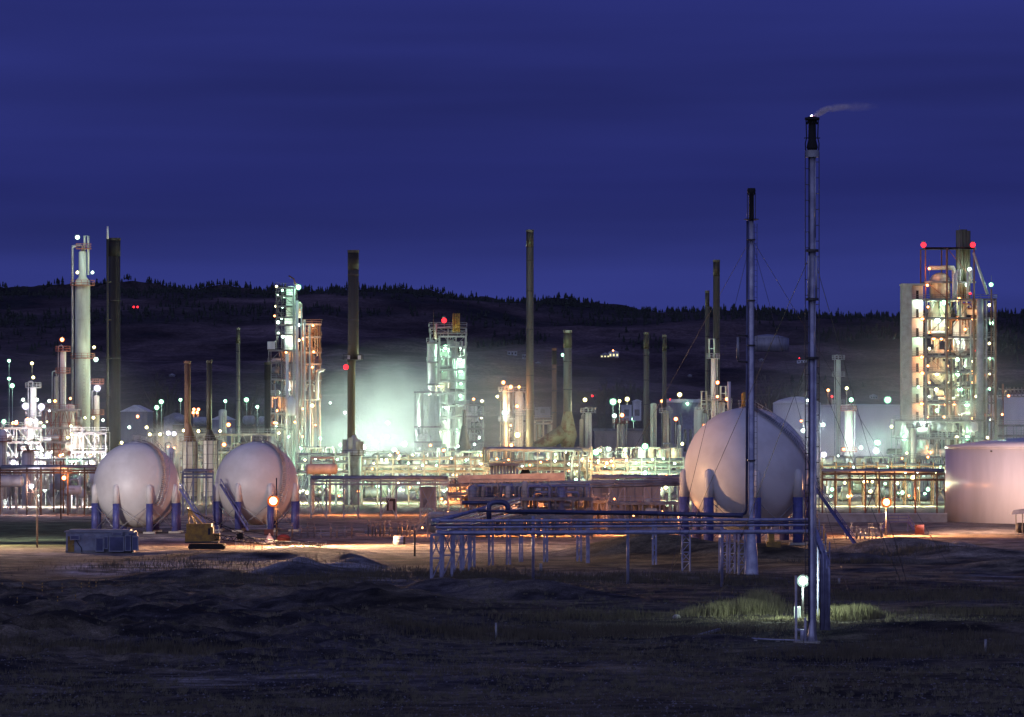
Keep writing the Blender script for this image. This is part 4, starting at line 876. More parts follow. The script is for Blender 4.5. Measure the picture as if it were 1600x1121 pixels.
# ================================================================ STACKS
SG = 'tall steel chimney stacks'
stack('thick tall dark stack just right of the tallest pale column', 179, 373, 760, 18, 1080, 'stackdark', (470, 560))
q_t = thing('vent_mast', 'thin dark mast with a white tip left of the thick dark stack', 'mast', (X(168, 1075), 1075, 0))
build('mast', MB().tube((X(168, 1075), 1075, 0), (X(168, 1075), 1075, Z(374, 1075)), .38, .3, 10), 'stackdark', q_t); build('tip', MB().tube((X(168, 1075), 1075, Z(374, 1075)), (X(168, 1075), 1075, Z(354, 1075)), .28, .22, 10), 'white', q_t)
for y in (441, 500, 560, 620): build('clamp', MB().bar((X(165, 1075), 1075, Z(y, 1075)), (X(174, 1075), 1075, Z(y, 1075)), .3), 'stackdark', q_t)
# heaters
def heater(label, px, wpx, ytop, ybase, yhood, px_s, ws, ystk, d, m, label2=None, mh='cream'):
    x = X(px, d); t = thing('process_heater', label, 'furnace', (x, d, 0)); zt = Z(ytop, d); hw = wpx/2*d/FPX; zl = 2.2
    b = MB(); n = 8; pr = [(hw*1.08*math.cos(math.pi*(2*i+1)/n), hw*1.08*math.sin(math.pi*(2*i+1)/n)) for i in range(n)]
    b.add([(x+a, d+c, zl) for a, c in pr]+[(x+a, d+c, zt) for a, c in pr], [tuple(range(n-1, -1, -1)), tuple(range(n, 2*n))]+[(i, (i+1) % n, n+(i+1) % n, n+i) for i in range(n)]); build('casing', b, mh, t)
    for i, (a, c) in enumerate(pr): build('corner_post', MB().bar((x+a*1.03, d+c*1.03, 0), (x+a*1.03, d+c*1.03, zt+.3), .22), 'steel', t)
    for k in range(6):
        z = zl+(zt-zl)*(k+.5)/6; q = MB()
        for i in range(n): a, c = pr[i]; a2, c2 = pr[(i+1) % n]; q.bar((x+a*1.015, d+c*1.015, z), (x+a2*1.015, d+c2*1.015, z), .12)
        build('girth_band', q, 'steel', t)
    zh = Z(yhood, d); rs = ws/2*d/FPX; xs = X(px_s, d)
    b = MB(); nn = 20; pts0 = [(x+hw*.9*math.cos(2*math.pi*i/nn), d+hw*.9*math.sin(2*math.pi*i/nn), zt) for i in range(nn)]; pts1 = [(xs+rs*math.cos(2*math.pi*i/nn), d+rs*math.sin(2*math.pi*i/nn), zh) for i in range(nn)]
    b.add(pts0+pts1, [(i, (i+1) % nn, nn+(i+1) % nn, nn+i) for i in range(nn)], True); build('hood', b, m, t)
    zs = Z(ystk, d); build('chimney', MB().lathe((xs, d, zh-.1), [(rs, 0), (rs, zs-zh), (rs*.85, zs-zh), (rs*.85, zs-zh-2), (.01, zs-zh-2.1)], 20), m, t); build('chimney_rim', MB().lathe((xs, d, zs), [(rs, -.5), (rs*1.1, -.5), (rs*1.1, .1), (rs, .1)], 20, False), m, t)
    q = MB(); railing(q, x-hw*1.3, x+hw*1.3, d-hw*1.3, d+hw, zt, .1); q.box(x-hw*1.35, x+hw*1.35, d-hw*1.35, d-hw*1.02, zt-.15, zt); build('platform', q, 'steel', t)
    q = MB(); ladder(q, x+hw*.6, d-hw*1.3, 0, zt, .6, .9); build('ladder', q, 'steel', t)
    return t
heater('octagonal tan furnace whose rusty orange chimney rises from a sloped hood', 297, 22, 690, 778, 662, 293, 10, 565, 1010, 'rust')
heater('octagonal tan furnace with a slim dark chimney on a cone hood', 329, 22, 688, 778, 672, 327, 8.5, 564, 1008, 'stackdark')
stack('thin plain olive stack rising behind the two furnaces', 372, 513, 740, 6.5, 1250, 'stackgrey', (), SG, ladder_=False)
stack('short dark stack against the left side of the lattice tower with white column', 418, 567, 760, 10, 1130, 'stackdark', (640,), SG)
t = stack('tall stack with a red beacon and a necked-down lower shaft before the steam cloud', 552, 392, 562, 17, 1020, 'stackdark', (430, 500), None)
d = 1020; x = X(551, d); lz = Z(562, d)
for ch in list(t.children):
    if ch.name.startswith('ladder'): bpy.data.objects.remove(ch)
r = 8.5*d/FPX; t['_o'] = list(t.location)
build('lower_shaft', MB().lathe((x-.3, d, Z(745, d)), [(1.9, 0), (.95, 9), (.95, lz-Z(745, d)-1), (r*.9, lz-Z(745, d)+.2)], 20), 'stackdark', t)
build('burner_drum', MB().lathe((x, d, 0), [(2.0, 0), (2.0, 4), (2.1, 4.2), (2.1, Z(715, d)), (2.5, Z(714, d)), (2.5, Z(703, d)), (1.9, Z(702, d)), (1.9, Z(690, d)), (1.0, Z(684, d)), (.9, Z(680, d))], 20), 'shedblue', t)
for i in range(7):
    a = 2*math.pi*i/7; build('burner_box', MB().box(x+2.1*math.cos(a)-.5, x+2.1*math.cos(a)+.5, d+2.1*math.sin(a)-.5, d+2.1*math.sin(a)+.5, Z(710-(i % 3)*4, d), Z(690-(i % 3)*3, d)), 'steel', t)
ring_platform(t, Vector((x, d, 0)), r, Z(562, d), 'darksteel', 1.2); ring_platform(t, Vector((x, d, 0)), 2.2, Z(712, d), 'darksteel', .8)
for px in (545, 562): build('junction_box', MB().box(X(px, d)-.35, X(px, d)+.35, d-r-.8, d-r-.2, Z(562, d), Z(556, d)), 'white', t)
stack('tallest plain banded stack in the middle of the plant', 828, 360, 745, 12.5, 1150, 'stackgrey', (407, 455, 515, 587, 640), None, plats=(640,), wtop=11.5)
stack('slim brown stack between the banded stack and the grey-green stack', 866, 545, 745, 7.5, 1200, 'rust', (), SG, ladder_=False)
t = stack('grey-green banded stack with a slanting rusty duct at its foot', 887, 517, 760, 13, 1120, 'stackgreen', (565, 609, 655), None)
d = 1120
build('duct', MB().tube(at(836, 700, d-1), at(882, 676, d-1), 1.45, 2.3, 14), 'duct', t); build('transition_hood', MB().lathe(at(887, 706, d-.5), [(1.35, 0), (2.5, 4.5), (1.6, 8.0), (1.1, 10.5)], 14), 'duct', t); build('inlet_box', MB().box(X(829, d), X(842, d), d-3, d+1, Z(740, d), Z(700, d)), 'steel', t)
stack('olive twin stack nearer the pale squat column', 1010, 520, 745, 8.5, 1180, 'stackgrey', (), SG, ladder_=True)
stack('thinner olive stack just right of the olive twin stack', 1038, 524, 745, 6.5, 1185, 'stackgrey', (640,), SG, ladder_=True)
stack('slim stack with pale upper band left of the tallest olive stack behind the largest sphere', 1105, 455, 745, 6.5, 1220, 'stackgrey', (526, 580), SG)
stack('thick olive stack behind the top of the largest sphere', 1119.5, 407, 745, 11, 1200, 'stackgrey', (530,), SG, wtop=10.5)
# ================================================================ COLUMNS
vcolumn('tallest pale green-white column with two red railed platforms', 129, 392, 770, 25, 1050, 'pale', plats=(446, 560), steps=[(392, 12), (440, 24)], cat='distillation column')
t = thing('vent_bracket', 'small lamp-hung vent frame on top of the tallest pale column', 'vent frame', at(131, 392, 1050)); build('frame', MB().path([at(132, 392, 1050), at(132, 369, 1050), at(138, 369, 1050), at(138, 430, 1050)], .22), 'pale', t); build('platform', MB().lathe(at(131, 389, 1050), [(1.0, -.1), (1.9, -.1), (1.9, .1), (1.0, .1)], 14, False), 'redsteel', t)
q = MB(); railing(q, X(120, 1050), X(142, 1050), 1048, 1051, Z(389, 1050), .12); build('railing', q, 'redsteel', t)
vcolumn('slimmer white column with a red platform and orange lamp at its top', 98.5, 548, 770, 9.5, 1035, 'white', plats=(549, 583), cat='distillation column')
vcolumn('short white column ringed by bright lamps at the left edge of the plant', 52, 604, 770, 10, 1010, 'white', plats=(606, 650, 676), pm='galv')
vcolumn('tan stubby column close behind the slim white column', 88, 588, 760, 8, 1070, 'cream', plats=(), pipe=True)
vcolumn('pale squat column with orange reflections right of the tallest pale column', 151, 618, 760, 9, 1060, 'cream', plats=(600, 648))
vcolumn('squat white drum column at the far left edge', 5, 672, 780, 12, 960, 'white', plats=(690,))
vcolumn('low white column near the left pipe yard', 44, 704, 790, 20, 950, 'white', plats=(704,))
vcolumn('pale twin-bodied vessel behind the two dark-hooded furnaces', 348, 640, 760, 13, 1100, 'pale', plats=(), pipe=False)
vcolumn('small white round-topped vessel between the two small spheres', 267, 700, 790, 12, 980, 'white', plats=())
for i, (px, yt, w_, d_, m_, pl, lab) in enumerate((
    (789, 610, 8, 1150, 'cream', (612, 658), 'lamp-topped narrow column left of the banded stack'),
    (811, 612, 13, 1160, 'white', (612, 650), 'wider cream column right beside the banded stack'),
    (909, 655, 7, 1130, 'cream', (), 'thin cream column right of the grey-green stack'),
    (919, 645, 11, 1130, 'white', (645,), 'white capped column carrying a lamp right of the grey-green stack'),
    (970, 662, 12, 1140, 'pale', (661,), 'pale column with flared platform brackets before the lit shed'),
    (1021, 630, 10, 1120, 'pale', (), 'smooth pale-green column between the two olive twin stacks'),
    (1041, 642, 9, 1150, 'cream', (645,), 'cream column just right of the smooth pale-green column'),
    (1061, 664, 6, 1150, 'pale', (), 'short pale column with an orange lamp near the largest sphere'),
    (1114.5, 560, 7.5, 1130, 'white', (560, 625), 'slim white column rising in front of the thick olive stack'),
    (1128, 628, 9, 1140, 'cream', (626,), 'short cream column with red-lit deck behind the largest sphere'),
    (1100, 646, 10, 1140, 'pale', (640,), 'pale blocky column left behind the largest sphere'),
    (1310, 562, 7.5, 1200, 'pale', (562, 588, 632), 'slender pale column in front of the wide tank'),
    (1326, 640, 13, 1150, 'pale', (642, 706), 'stout pale column with red top deck right of the slender column'),
    (1427, 670, 9, 1060, 'white', (668, 716), 'white column standing before the lower frame of the right-hand tower'),
    (725, 640, 5, 1150, 'stackdark', (), 'narrow dark flared stack against the green-lit glass-bright tower'))):
    vcolumn(lab, px, yt, 745 if i < 13 else 750, w_, d_, m_, pl, pm='redsteel' if 'red' in lab else 'galv', pipe=(i not in (5, 9)), side=1 if i % 2 else -1)
build('flared_base', MB().lathe((X(725, 1148), 1148, Z(712, 1148)), [(2.6, 0), (1.5, 3.2), (.6, 8)], 14), 'stackdark', thing('flared_skirt', 'dark flared skirt at the foot of the narrow dark stack', 'stack base', (X(725, 1148), 1148, 0)))
for i, (px, y0, y1) in enumerate(((1112, 530, 560), (1100, 612, 640), (1130, 604, 626))):
    t = thing('davit_frame', ('rectangular hoop frame on top of the slim white column', 'rectangular hoop frame on the pale blocky column', 'rectangular hoop frame on the red-lit deck')[i], 'frame', at(px, y1, 1130)); q = MB(); a = at(px-4, y1, 1130); b_ = at(px+4, y0, 1130)
    q.path([a, Vector((a.x, a.y, b_.z)), b_, Vector((b_.x, b_.y, a.z))], .18, 6); q.bar(Vector((a.x, a.y, (a.z+b_.z)/2)), Vector((b_.x, b_.y, (a.z+b_.z)/2)), .2); build('hoop', q, 'pale', t)

# ================================================================ RIGHT-HAND TOWER (catalytic cracker)
d = 1200.0; t = thing('cracking_tower', 'tallest wide steel tower with concrete lift shaft and many lamps at right', 'refinery tower', (X(1482, d), d, 0)); dep = 20.0
build('lift_shaft', MB().box(X(1410, d), X(1425, d), d, d+7, 0, Z(446, d)), 'concrete', t); build('shaft_cap', MB().box(X(1409, d), X(1446, d), d-.2, d+7.2, Z(446, d), Z(445, d)+.3), 'concrete', t)
build('landing_wall', MB().box(X(1425, d), X(1444, d), d+3.2, d+3.6, 0, Z(446, d)), 'white', t)
floors = [467, 496, 526, 556, 581, 604, 629, 657]
for y in floors+[686, 715]:
    b = build('landing_slab', MB().box(X(1425, d), X(1446, d), d-.3, d+3.2, Z(y, d)-.25, Z(y, d)), 'steel', t); q = MB(); railing(q, X(1425, d), X(1446, d), d-.3, d+1, Z(y, d), .07); build('railing', q, 'steel', b)
    build('landing_door', MB().box(X(1433, d), X(1437, d), d+3.1, d+3.2, Z(y, d)+.02, Z(y, d)+2.4), 'black', t)
cols_ = (1447, 1478, 1500, 1521, 1537, 1554)
frame(t, 1446, 1556, d, dep, floors, cols_, 760, 'steel', .5, .8)
frame(t, 1446, 1524, d+2, dep-6, (387, 440), (1446, 1479, 1522), 467, 'redsteel', .35, .6, rail=False)
for k, y in enumerate(floors[:-1]): clutter(t, 1450, 1552, y+3, floors[k+1]-4, d+.4, dep*.45, 22, ('white', 'cream', 'pale', 'rust', 'steel', 'stackdark'), .32, .25)
build('regenerator_vessel', MB().lathe((X(1472, d), d+8, Z(526, d)), [(1.5, 0), (3.3, 1.6), (3.3, 8), (2.4, 9.6), (2.4, 14), (1, 15.4), (.01, 15.6)], 24), 'cream', t)
build('reactor_vessel', MB().lathe((X(1506, d), d+7, Z(556, d)), [(1.0, 0), (2.4, 1.4), (2.4, 9), (1.3, 10.5), (1.3, 14), (.01, 15)], 24), 'white', t)
build('regenerator_vessel', MB().lathe((X(1470, d), d+8, Z(600, d)), [(.8, 0), (2.6, 2), (2.6, 6), (.01, 7.5)], 20), 'cream', t)
build('top_vessel', MB().lathe((X(1473, d), d+7, Z(466, d)), [(2.9, 0), (2.9, 5.6), (2.3, 6.6), (1.2, 7.2), (.01, 7.4)], 24), 'cream', t)
pipe_run([at(1452, 419, d+5), at(1468, 419, d+5), at(1478, 418, d+5), at(1489, 419, d+5), at(1491, 424, d+5), at(1491, 470, d+5)], .62, 'cream', t, n=12)
for px, yt in ((1497, 360), (1502, 359), (1508, 359), (1513, 361)): build('exhaust_stack', MB().tube(at(px, 470, d+6), at(px, yt, d+6), .62, n=12), 'stackgrey', t)
build('grey_riser', MB().tube(at(1531, 760, d-1.2), at(1531, 468, d-1.2), .95, n=14), 'galv', t)
for px, yt in ((1541, 470), (1549, 452), (1556, 470), (1480, 388), (1522, 388), (1486, 560), (1517, 500)): build('riser_pipe', MB().tube(at(px, 758, d-.6), at(px, yt, d-.6), .24, n=8), ('pale', 'galv', 'rust', 'rust', 'redsteel', 'pale', 'cream')[int(px) % 7], t)
pipe_run([at(1521, 395, d-1), at(1543, 460, d-1)], .4, 'pale', t)
for px in (1490, 1494, 1512): pipe_run([at(px, 470, d+1), at(px, 425+px % 9, d+1), at(px+5, 422, d+1), at(px+5, 440, d+1)], .35, 'white', t)
for px, h in ((1452, 405), (1549, 430), (1499, 352)): build('lightning_rod', MB().tube(at(px, 460, d), at(px, h, d), .1, .04, 6), 'steel', t)
build('beacon_beam', MB().bar(at(1443, 388, d+2), at(1522, 388, d+2), .5), 'redsteel', t)
d = 1170.0; t = thing('reactor_frame', 'low green-lit pipe-filled frame at the foot of the right-hand tower', 'process frame', (X(1470, d), d, 0))
frame(t, 1400, 1535, d, 14, (656, 684, 716), (1400, 1424, 1452, 1480, 1508, 1535), 766, 'pale', .3, .6); clutter(t, 1402, 1533, 660, 682, d, 12, 26, ('pale', 'white', 'galv'), .5, .35); clutter(t, 1402, 1533, 686, 714, d, 12, 30, ('pale', 'white', 'galv', 'stackdark'), .5, .35); clutter(t, 1402, 1533, 718, 750, d, 12, 26, ('pale', 'white', 'cream'), .5, .4)
for i, px in enumerate((1388, 1394, 1401, 1407, 1412)): build('angled_pipe', MB().tube(at(px, 735, d-1), at(px+5, 712, d-1), .55, n=10), 'cream', t)
d = 1260.0; t = thing('pipe_bridge', 'high railed pipe bridge leaving the right-hand tower toward the frame edge', 'pipe bridge', (X(1580, d), d, 0))
q = MB(); x0, x1 = X(1560, d), X(1615, d)
for yy in (609, 620): q.bar((x0, d, Z(yy, d)), (x1, d, Z(yy, d)), .35)
for i in range(9): a = x0+(x1-x0)*i/9; q.bar((a, d, Z(620, d)), (a, d, Z(605, d)), .2); q.bar((a, d, Z(609, d)), (a+(x1-x0)/9, d, Z(620, d)), .18)
build('truss', q, 'steel', t)
for px in (1567, 1610): build('post', MB().bar((X(px, d), d, 0), (X(px, d), d, Z(600, d)), .55), 'redsteel', t)
vcolumn('grey smooth column beside the right edge of the right-hand tower', 1561, 624, 760, 11, 1235, 'galv', plats=(), pipe=False)
fr = thing('process_unit', 'thin open frame with hazy steam behind the right-hand tank', 'process frame', (X(1580, 1150), 1150, 0)); frame(fr, 1560, 1600, 1150, 6, (664, 680), (1560, 1573, 1588, 1600), 745, 'pale', .22, .5)

# ================================================================ LEFT-CENTRE TOWER
d = 1230.0; t = thing('fractionator_tower', 'slender green-lit column in scaffolding with stepped white upper body', 'refinery tower', (X(452, d), d, 0))
build('main_column', MB().lathe((X(453, d), d+5, 0), [(2.1, 0), (2.1, Z(560, d)), (1.9, Z(540, d)), (1.9, Z(496, d)), (1.45, Z(492, d)), (1.45, Z(452, d)), (.8, Z(447, d)), (.01, Z(446, d))], 20), 'white', t)
frame(t, 432, 462, d+1, 8, (449, 462, 478, 495, 507, 522), (432, 440, 462), 545, 'steel', .16, .5)
frame(t, 420, 470, d, 11, (547, 566, 592, 618, 645, 670), (420, 440, 455, 470), 760, 'steel', .32, .75)
for a, b_ in ((548, 566), (568, 592), (594, 618), (620, 645), (647, 669), (672, 700), (702, 740)): clutter(t, 422, 468, a, b_, d+.2, 8, 8, ('white', 'cream', 'pale', 'galv', 'rust'), .45, .3)
for px, yt, rr, m_ in ((459, 450, .35, 'pale'), (464, 470, .45, 'white'), (449, 552, .5, 'white'), (471, 480, .22, 'pale'), (476, 500, .3, 'pale'), (484, 508, .28, 'pale'), (430, 600, .2, 'galv'), (467, 560, .25, 'cream')): build('riser_pipe', MB().tube(at(px, 750, d-1), at(px, yt, d-1), rr, n=10), m_, t)
build('grey_panel', MB().box(X(418, d), X(430, d), d-.6, d-.3, Z(546, d), Z(534, d)), 'white', t); pipe_run([at(431, 533, d), at(427, 536, d)], .15, 'pale', t)
build('small_drum', MB().lathe(at(466, 497, d+2), [(1.2, 0), (1.2, 4), (.7, 4.6), (.01, 4.7)], 14), 'cream', t)
build('exchanger', MB().lathe(at(455, 650, d-1.6), [(1.3, 0), (1.4, 1), (1.4, 4.4), (.01, 6)], 14), 'white', t)
build('vent_tip', MB().path([at(462, 446, d), at(459, 436, d), at(451, 431, d)], .2), 'rust', t)
frame(t, 474, 501, d+3, 7, (506, 526, 550, 568, 594, 624), (474, 487, 499), 745, 'rust', .3, .9)
build('side_platform', MB().box(X(495, d), X(508, d), d, d+2, Z(578, d), Z(577, d)), 'cream', t); pipe_run([at(506, 578, d), at(497, 580, d), at(496, 588, d), at(496, 625, d)], .45, 'cream', t)
clutter(t, 476, 498, 508, 620, d+3, 5, 16, ('rust', 'cream', 'galv'), .3, .1)
# ================================================================ MIDDLE GREEN TOWER
d = 1240.0; t = thing('coker_tower', 'bright green-lit tower with glowing glazed floors and four orange pipes on top', 'refinery tower', (X(700, d), d, 0))
frame(t, 686, 728, d, 11, (525, 541, 558, 577, 595, 614, 633, 652, 672), (686, 699, 712, 727), 760, 'pale', .35, .75, slabm='pale')
frame(t, 668, 684, d, 8, (535, 565, 600, 640), (668, 683), 760, 'pale', .28, .5)
yl = (541, 558, 577, 595, 614, 633, 652, 672, 700)
for a, b_ in zip(yl, yl[1:]):
    build('back_panel', MB().box(X(687, d), X(727, d), d+6, d+6.3, Z(b_, d)+.3, Z(a, d)-.6), 'pale', t); clutter(t, 687, 726, a+1, b_-2, d+.2, 4, 6, ('white', 'galv', 'stackdark'), .25, .2)
for px in (675, 706): build('drum_column', MB().lathe((X(px, d), d+3.2, Z(700, d)), [(1.0, 0), (1.35, 1), (1.35, Z(530, d)-Z(700, d)-1), (.01, Z(530, d)-Z(700, d))], 14), 'white', t)
frame(t, 672, 728, d+1, 8, (511, 520), (672, 681, 700, 728), 535, 'pale', .3, .6)
build('mast', MB().tube(at(681, 530, d-.5), at(681, 506, d-.5), .4, n=8), 'cream', t); build('mast', MB().tube(at(677.5, 530, d), at(677.5, 485, d), .12, .06, 6), 'rust', t)
for px in (708.5, 711.5, 714.5, 717.5): build('top_pipe', MB().tube(at(px, 520, d), at(px, 490, d), .26, n=8), 'yellow', t)
build('beacon_arm', MB().bar(at(684, 512, d), at(704, 511, d), .3), 'pale', t)
pipe_run([at(664, 700, d-1), at(657, 690, d-1), at(656, 620, d-1), at(659, 613, d-1), at(666, 611, d-1), at(672, 614, d-1)], .65, 'pale', t, n=10)
d = 1220.0; t = thing('process_unit', 'green-lit low frame left of the glazed green tower', 'process frame', (X(668, d), d, 0)); frame(t, 648, 690, d, 9, (612, 666, 690), (648, 660, 675, 690), 750, 'pale', .25, .5)
for px in (672, 677, 682): build('vertical_vessel', MB().lathe((X(px, d), d+3, Z(690, d)), [(.6, 0), (.8, .5), (.8, Z(620, d)-Z(690, d)), (.01, Z(617, d)-Z(690, d))], 12), 'pale', t)
clutter(t, 650, 688, 668, 712, d, 7, 22, ('pale', 'white', 'galv'), .4, .4)
d = 1200.0; t = thing('process_unit', 'square open frame with round vessels right of the glazed green tower', 'process frame', (X(742, d), d, 0)); frame(t, 727, 756, d, 9, (632, 650, 669, 690), (727, 741, 755), 755, 'pale', .32, .9); clutter(t, 729, 754, 634, 712, d, 7, 26, ('pale', 'white', 'galv', 'stackdark'), .4, .4)
d = 1170.0; t = thing('process_unit', 'cream-lit frame with tall drums left of the banded stack', 'process frame', (X(800, d), d, 0)); frame(t, 782, 822, d, 9, (612, 657, 690), (782, 795, 808, 822), 750, 'cream', .28, .6); clutter(t, 784, 820, 614, 700, d, 7, 26, ('cream', 'white', 'galv', 'tan'), .45, .35)
t = thing('process_unit', 'low pale frame with twin round coolers right of the banded stack', 'process frame', (X(850, d), d, 0)); frame(t, 836, 862, d, 7, (656, 661), (836, 849, 862), 750, 'cream', .4, .3); clutter(t, 838, 860, 663, 700, d, 5, 9, ('pale', 'cream'), .35, .5)
t = thing('process_unit', 'red-lit deck frame with hoops behind the largest sphere', 'process frame', (X(1128, d), d, 0)); frame(t, 1094, 1142, d, 9, (630, 646), (1094, 1106, 1122, 1142), 750, 'cream', .28, .5); clutter(t, 1096, 1140, 632, 700, d, 7, 16, ('cream', 'pale', 'rust'), .4, .3)
build('blind_panel', MB().box(X(1084, d), X(1098, d), d-1, d-.7, Z(690, d), Z(636, d)), 'pale', t)
# left plant frames
d = 1030.0; t = thing('process_unit', 'orange-railed pipe-filled frame behind the slim white column at left', 'process frame', (X(88, d), d, 0)); frame(t, 66, 120, d, 10, (640, 668, 690, 712), (66, 80, 94, 108, 120), 770, 'redsteel', .22, .7)
for a, b_ in ((642, 668), (670, 690), (692, 712), (714, 760)): clutter(t, 67, 119, a, b_, d, 8, 13, ('white', 'cream', 'pale', 'galv'), .4, .35)
d = 1000.0; t = thing('process_unit', 'white-lit pipe-filled frame at the far left of the plant', 'process frame', (X(30, d), d, 0)); frame(t, -10, 64, d, 10, (668, 690, 716, 742), (-10, 8, 26, 45, 64), 792, 'pale', .22, .5)
for a, b_ in ((670, 690), (692, 716), (718, 742), (744, 785)): clutter(t, -8, 62, a, b_, d, 8, 16, ('white', 'white', 'pale', 'galv'), .45, .4)
t = thing('process_unit', 'white-lit low frame between the tallest pale column and the left sphere', 'process frame', (X(135, d), d, 0)); frame(t, 112, 165, d, 10, (676, 705, 735), (112, 130, 148, 165), 792, 'white', .22, .5)
for a, b_ in ((676, 705), (707, 735), (737, 785)): clutter(t, 113, 164, a, b_, d, 8, 18, ('white', 'white', 'pale', 'cream'), .5, .4)
t = thing('process_unit', 'thin frame of pipes behind the gap between the small spheres', 'process frame', (X(310, 1060), 1060, 0)); frame(t, 236, 430, 1060, 8, (678, 706), (236, 262, 288, 314, 340, 366, 392, 430), 780, 'galv', .2, .4); clutter(t, 236, 430, 680, 770, 1060, 7, 60, ('white', 'cream', 'galv', 'pale'), .4, .3)
# yard vessels
for i, (x0_, x1_, py, rr, dd, m_, z_, lab) in enumerate(((481, 524, 733, 1.15, 925, 'cream', 0, 'pale green-lit horizontal drum on the trestle right of the middle sphere'), (-5, 33, 752, 1.3, 915, 'galv', 0, 'grey horizontal drum at the far left behind the thin trestle'), (105, 125, 766, 1.0, 930, 'white', 0, 'white horizontal drum on the left yard'), (44, 60, 726, 1.2, 1000, 'white', 0, 'white horizontal drum above the left pipe racks'), (1032, 1053, 706, .8, 1100, 'pale', 0, 'small flat pale drum left of the largest sphere'))):
    t = thing('storage_drum', lab, 'drum', (X((x0_+x1_)/2, dd), dd, 0)); build('shell', MB().hvessel((X(x0_, dd), dd, Z(py, dd)), (X(x1_, dd), dd, Z(py, dd)), rr, 20), m_, t)
    for f in (.2, .8): xx = X(x0_+(x1_-x0_)*f, dd); build('saddle', MB().bar((xx, dd, 0), (xx, dd, Z(py, dd)-rr*.6), .5), 'steel', t)
    build('top_pipe', MB().path([(X(x0_+5, dd), dd, Z(py, dd)+rr), (X(x0_+5, dd), dd, Z(py, dd)+rr+1.3), (X(x1_-3, dd), dd, Z(py, dd)+rr+1.3), (X(x1_-3, dd), dd, Z(py, dd)+rr)], .2), 'galv', t)
# ================================================================ PIPE RACKS
rack('long pipe rack at left behind the middle sphere, right end at the red-beacon stack', 462, 545, 1010, (711, 722, 738), 791, 22, 4, 'pale', pm=('pale', 'galv', 'white'))
rack('multi-tier pipe rack between the red-beacon stack and the banded stack', 565, 760, 1015, (716, 729, 737, 748), 791, 24, 4, 'cream', pm=('pale', 'galv', 'cream', 'white'))
rack('raised pipe rack carrying looped lines across the foot of the banded stack', 755, 925, 1005, (703, 722, 733), 791, 20, 4, 'cream', pm=('pale', 'galv', 'cream', 'tan'))
rack('green-lit pipe rack running left of the largest sphere', 915, 1068, 1015, (719, 727, 738, 748), 791, 22, 4, 'pale', pm=('pale', 'galv', 'cream', 'white'))
rack('brown multi-tier pipe rack between the flare stack and the right-hand tank', 1285, 1480, 1010, (727, 738, 747), 791, 22, 4, 'rust', pm=('tan', 'galv', 'cream', 'rust'))
rack('white-lit pipe rack along the back of the left yard', -10, 150, 980, (718, 731), 791, 22, 4, 'white', pm=('white', 'galv', 'pale'))
rack('thin pipe rack visible between the two small spheres', 280, 340, 1020, (716, 738), 791, 15, 3, 'cream', pm=('white', 'galv', 'cream'))
t = thing('pipe_loop', 'tall rounded pipe loops rising over the central pipe rack', 'pipes', (X(790, 1000), 1000, 0))
for k in range(3): dd = 1000-k; o_ = k*4; pipe_run([at(755+o_, 722, dd), at(755+o_, 704+k, dd), at(757+o_, 701+k, dd), at(760+o_, 700+k, dd), at(920-o_*3, 702+k, dd), at(922-o_*3, 706, dd), at(918-o_*3, 718, dd), at(917-o_*3, 760, dd)], .3, ('cream', 'galv', 'pale')[k], t)
t = thing('louvered_cooler', 'tan bank of vertical pipes in front of the banded stack', 'cooler', (X(790, 990), 990, 0))
for i in range(9): build('tube_bundle', MB().tube((X(768+i*5, 990), 990, 0), (X(768+i*5, 990), 990, Z(728, 990)), .32, n=8), 'cream', t)
build('header_box', MB().box(X(764, 990), X(812, 990), 989, 992, Z(728, 990), Z(724, 990)), 'tan', t); build('fan_hood', MB().add([(X(810, 990), 989, Z(744, 990)), (X(816, 990), 988, Z(734, 990)), (X(826, 990), 988, Z(734, 990)), (X(832, 990), 989, Z(744, 990)), (X(832, 990), 993, Z(744, 990)), (X(810, 990), 993, Z(744, 990)), (X(816, 990), 992, Z(734, 990)), (X(826, 990), 992, Z(734, 990))], [(0, 3, 2, 1), (1, 2, 7, 6), (0, 1, 6, 5), (3, 4, 7, 2), (4, 5, 6, 7), (0, 5, 4, 3)]), 'black', t)
# pump yards: low clutter under and behind the racks
for i, (a, b_, y0, y1, dd, n, ms, lab) in enumerate(((465, 560, 700, 780, 1060, 46, ('pale', 'white', 'galv'), 'green-lit pump row behind the left pipe rack'), (565, 760, 706, 785, 1070, 95, ('pale', 'white', 'galv', 'pale'), 'green-lit pump row behind the multi-tier pipe rack'), (760, 925, 706, 780, 1080, 70, ('cream', 'pale', 'galv'), 'pump row behind the raised pipe rack with looped lines'), (925, 1068, 700, 785, 1075, 85, ('pale', 'white', 'galv', 'cream'), 'green-lit pump row left of the largest sphere'), (1288, 1478, 715, 785, 1060, 95, ('pale', 'white', 'galv', 'cream'), 'pump row behind the brown multi-tier pipe rack'), (-10, 160, 735, 785, 975, 80, ('white', 'white', 'galv', 'cream'), 'white-lit pump row of the left yard'))):
    t = thing('pump_row', lab, 'pumps', (X((a+b_)/2, dd), dd, 0)); clutter(t, a, b_, y0, y1, dd, 16, n, ms, .5, .45)

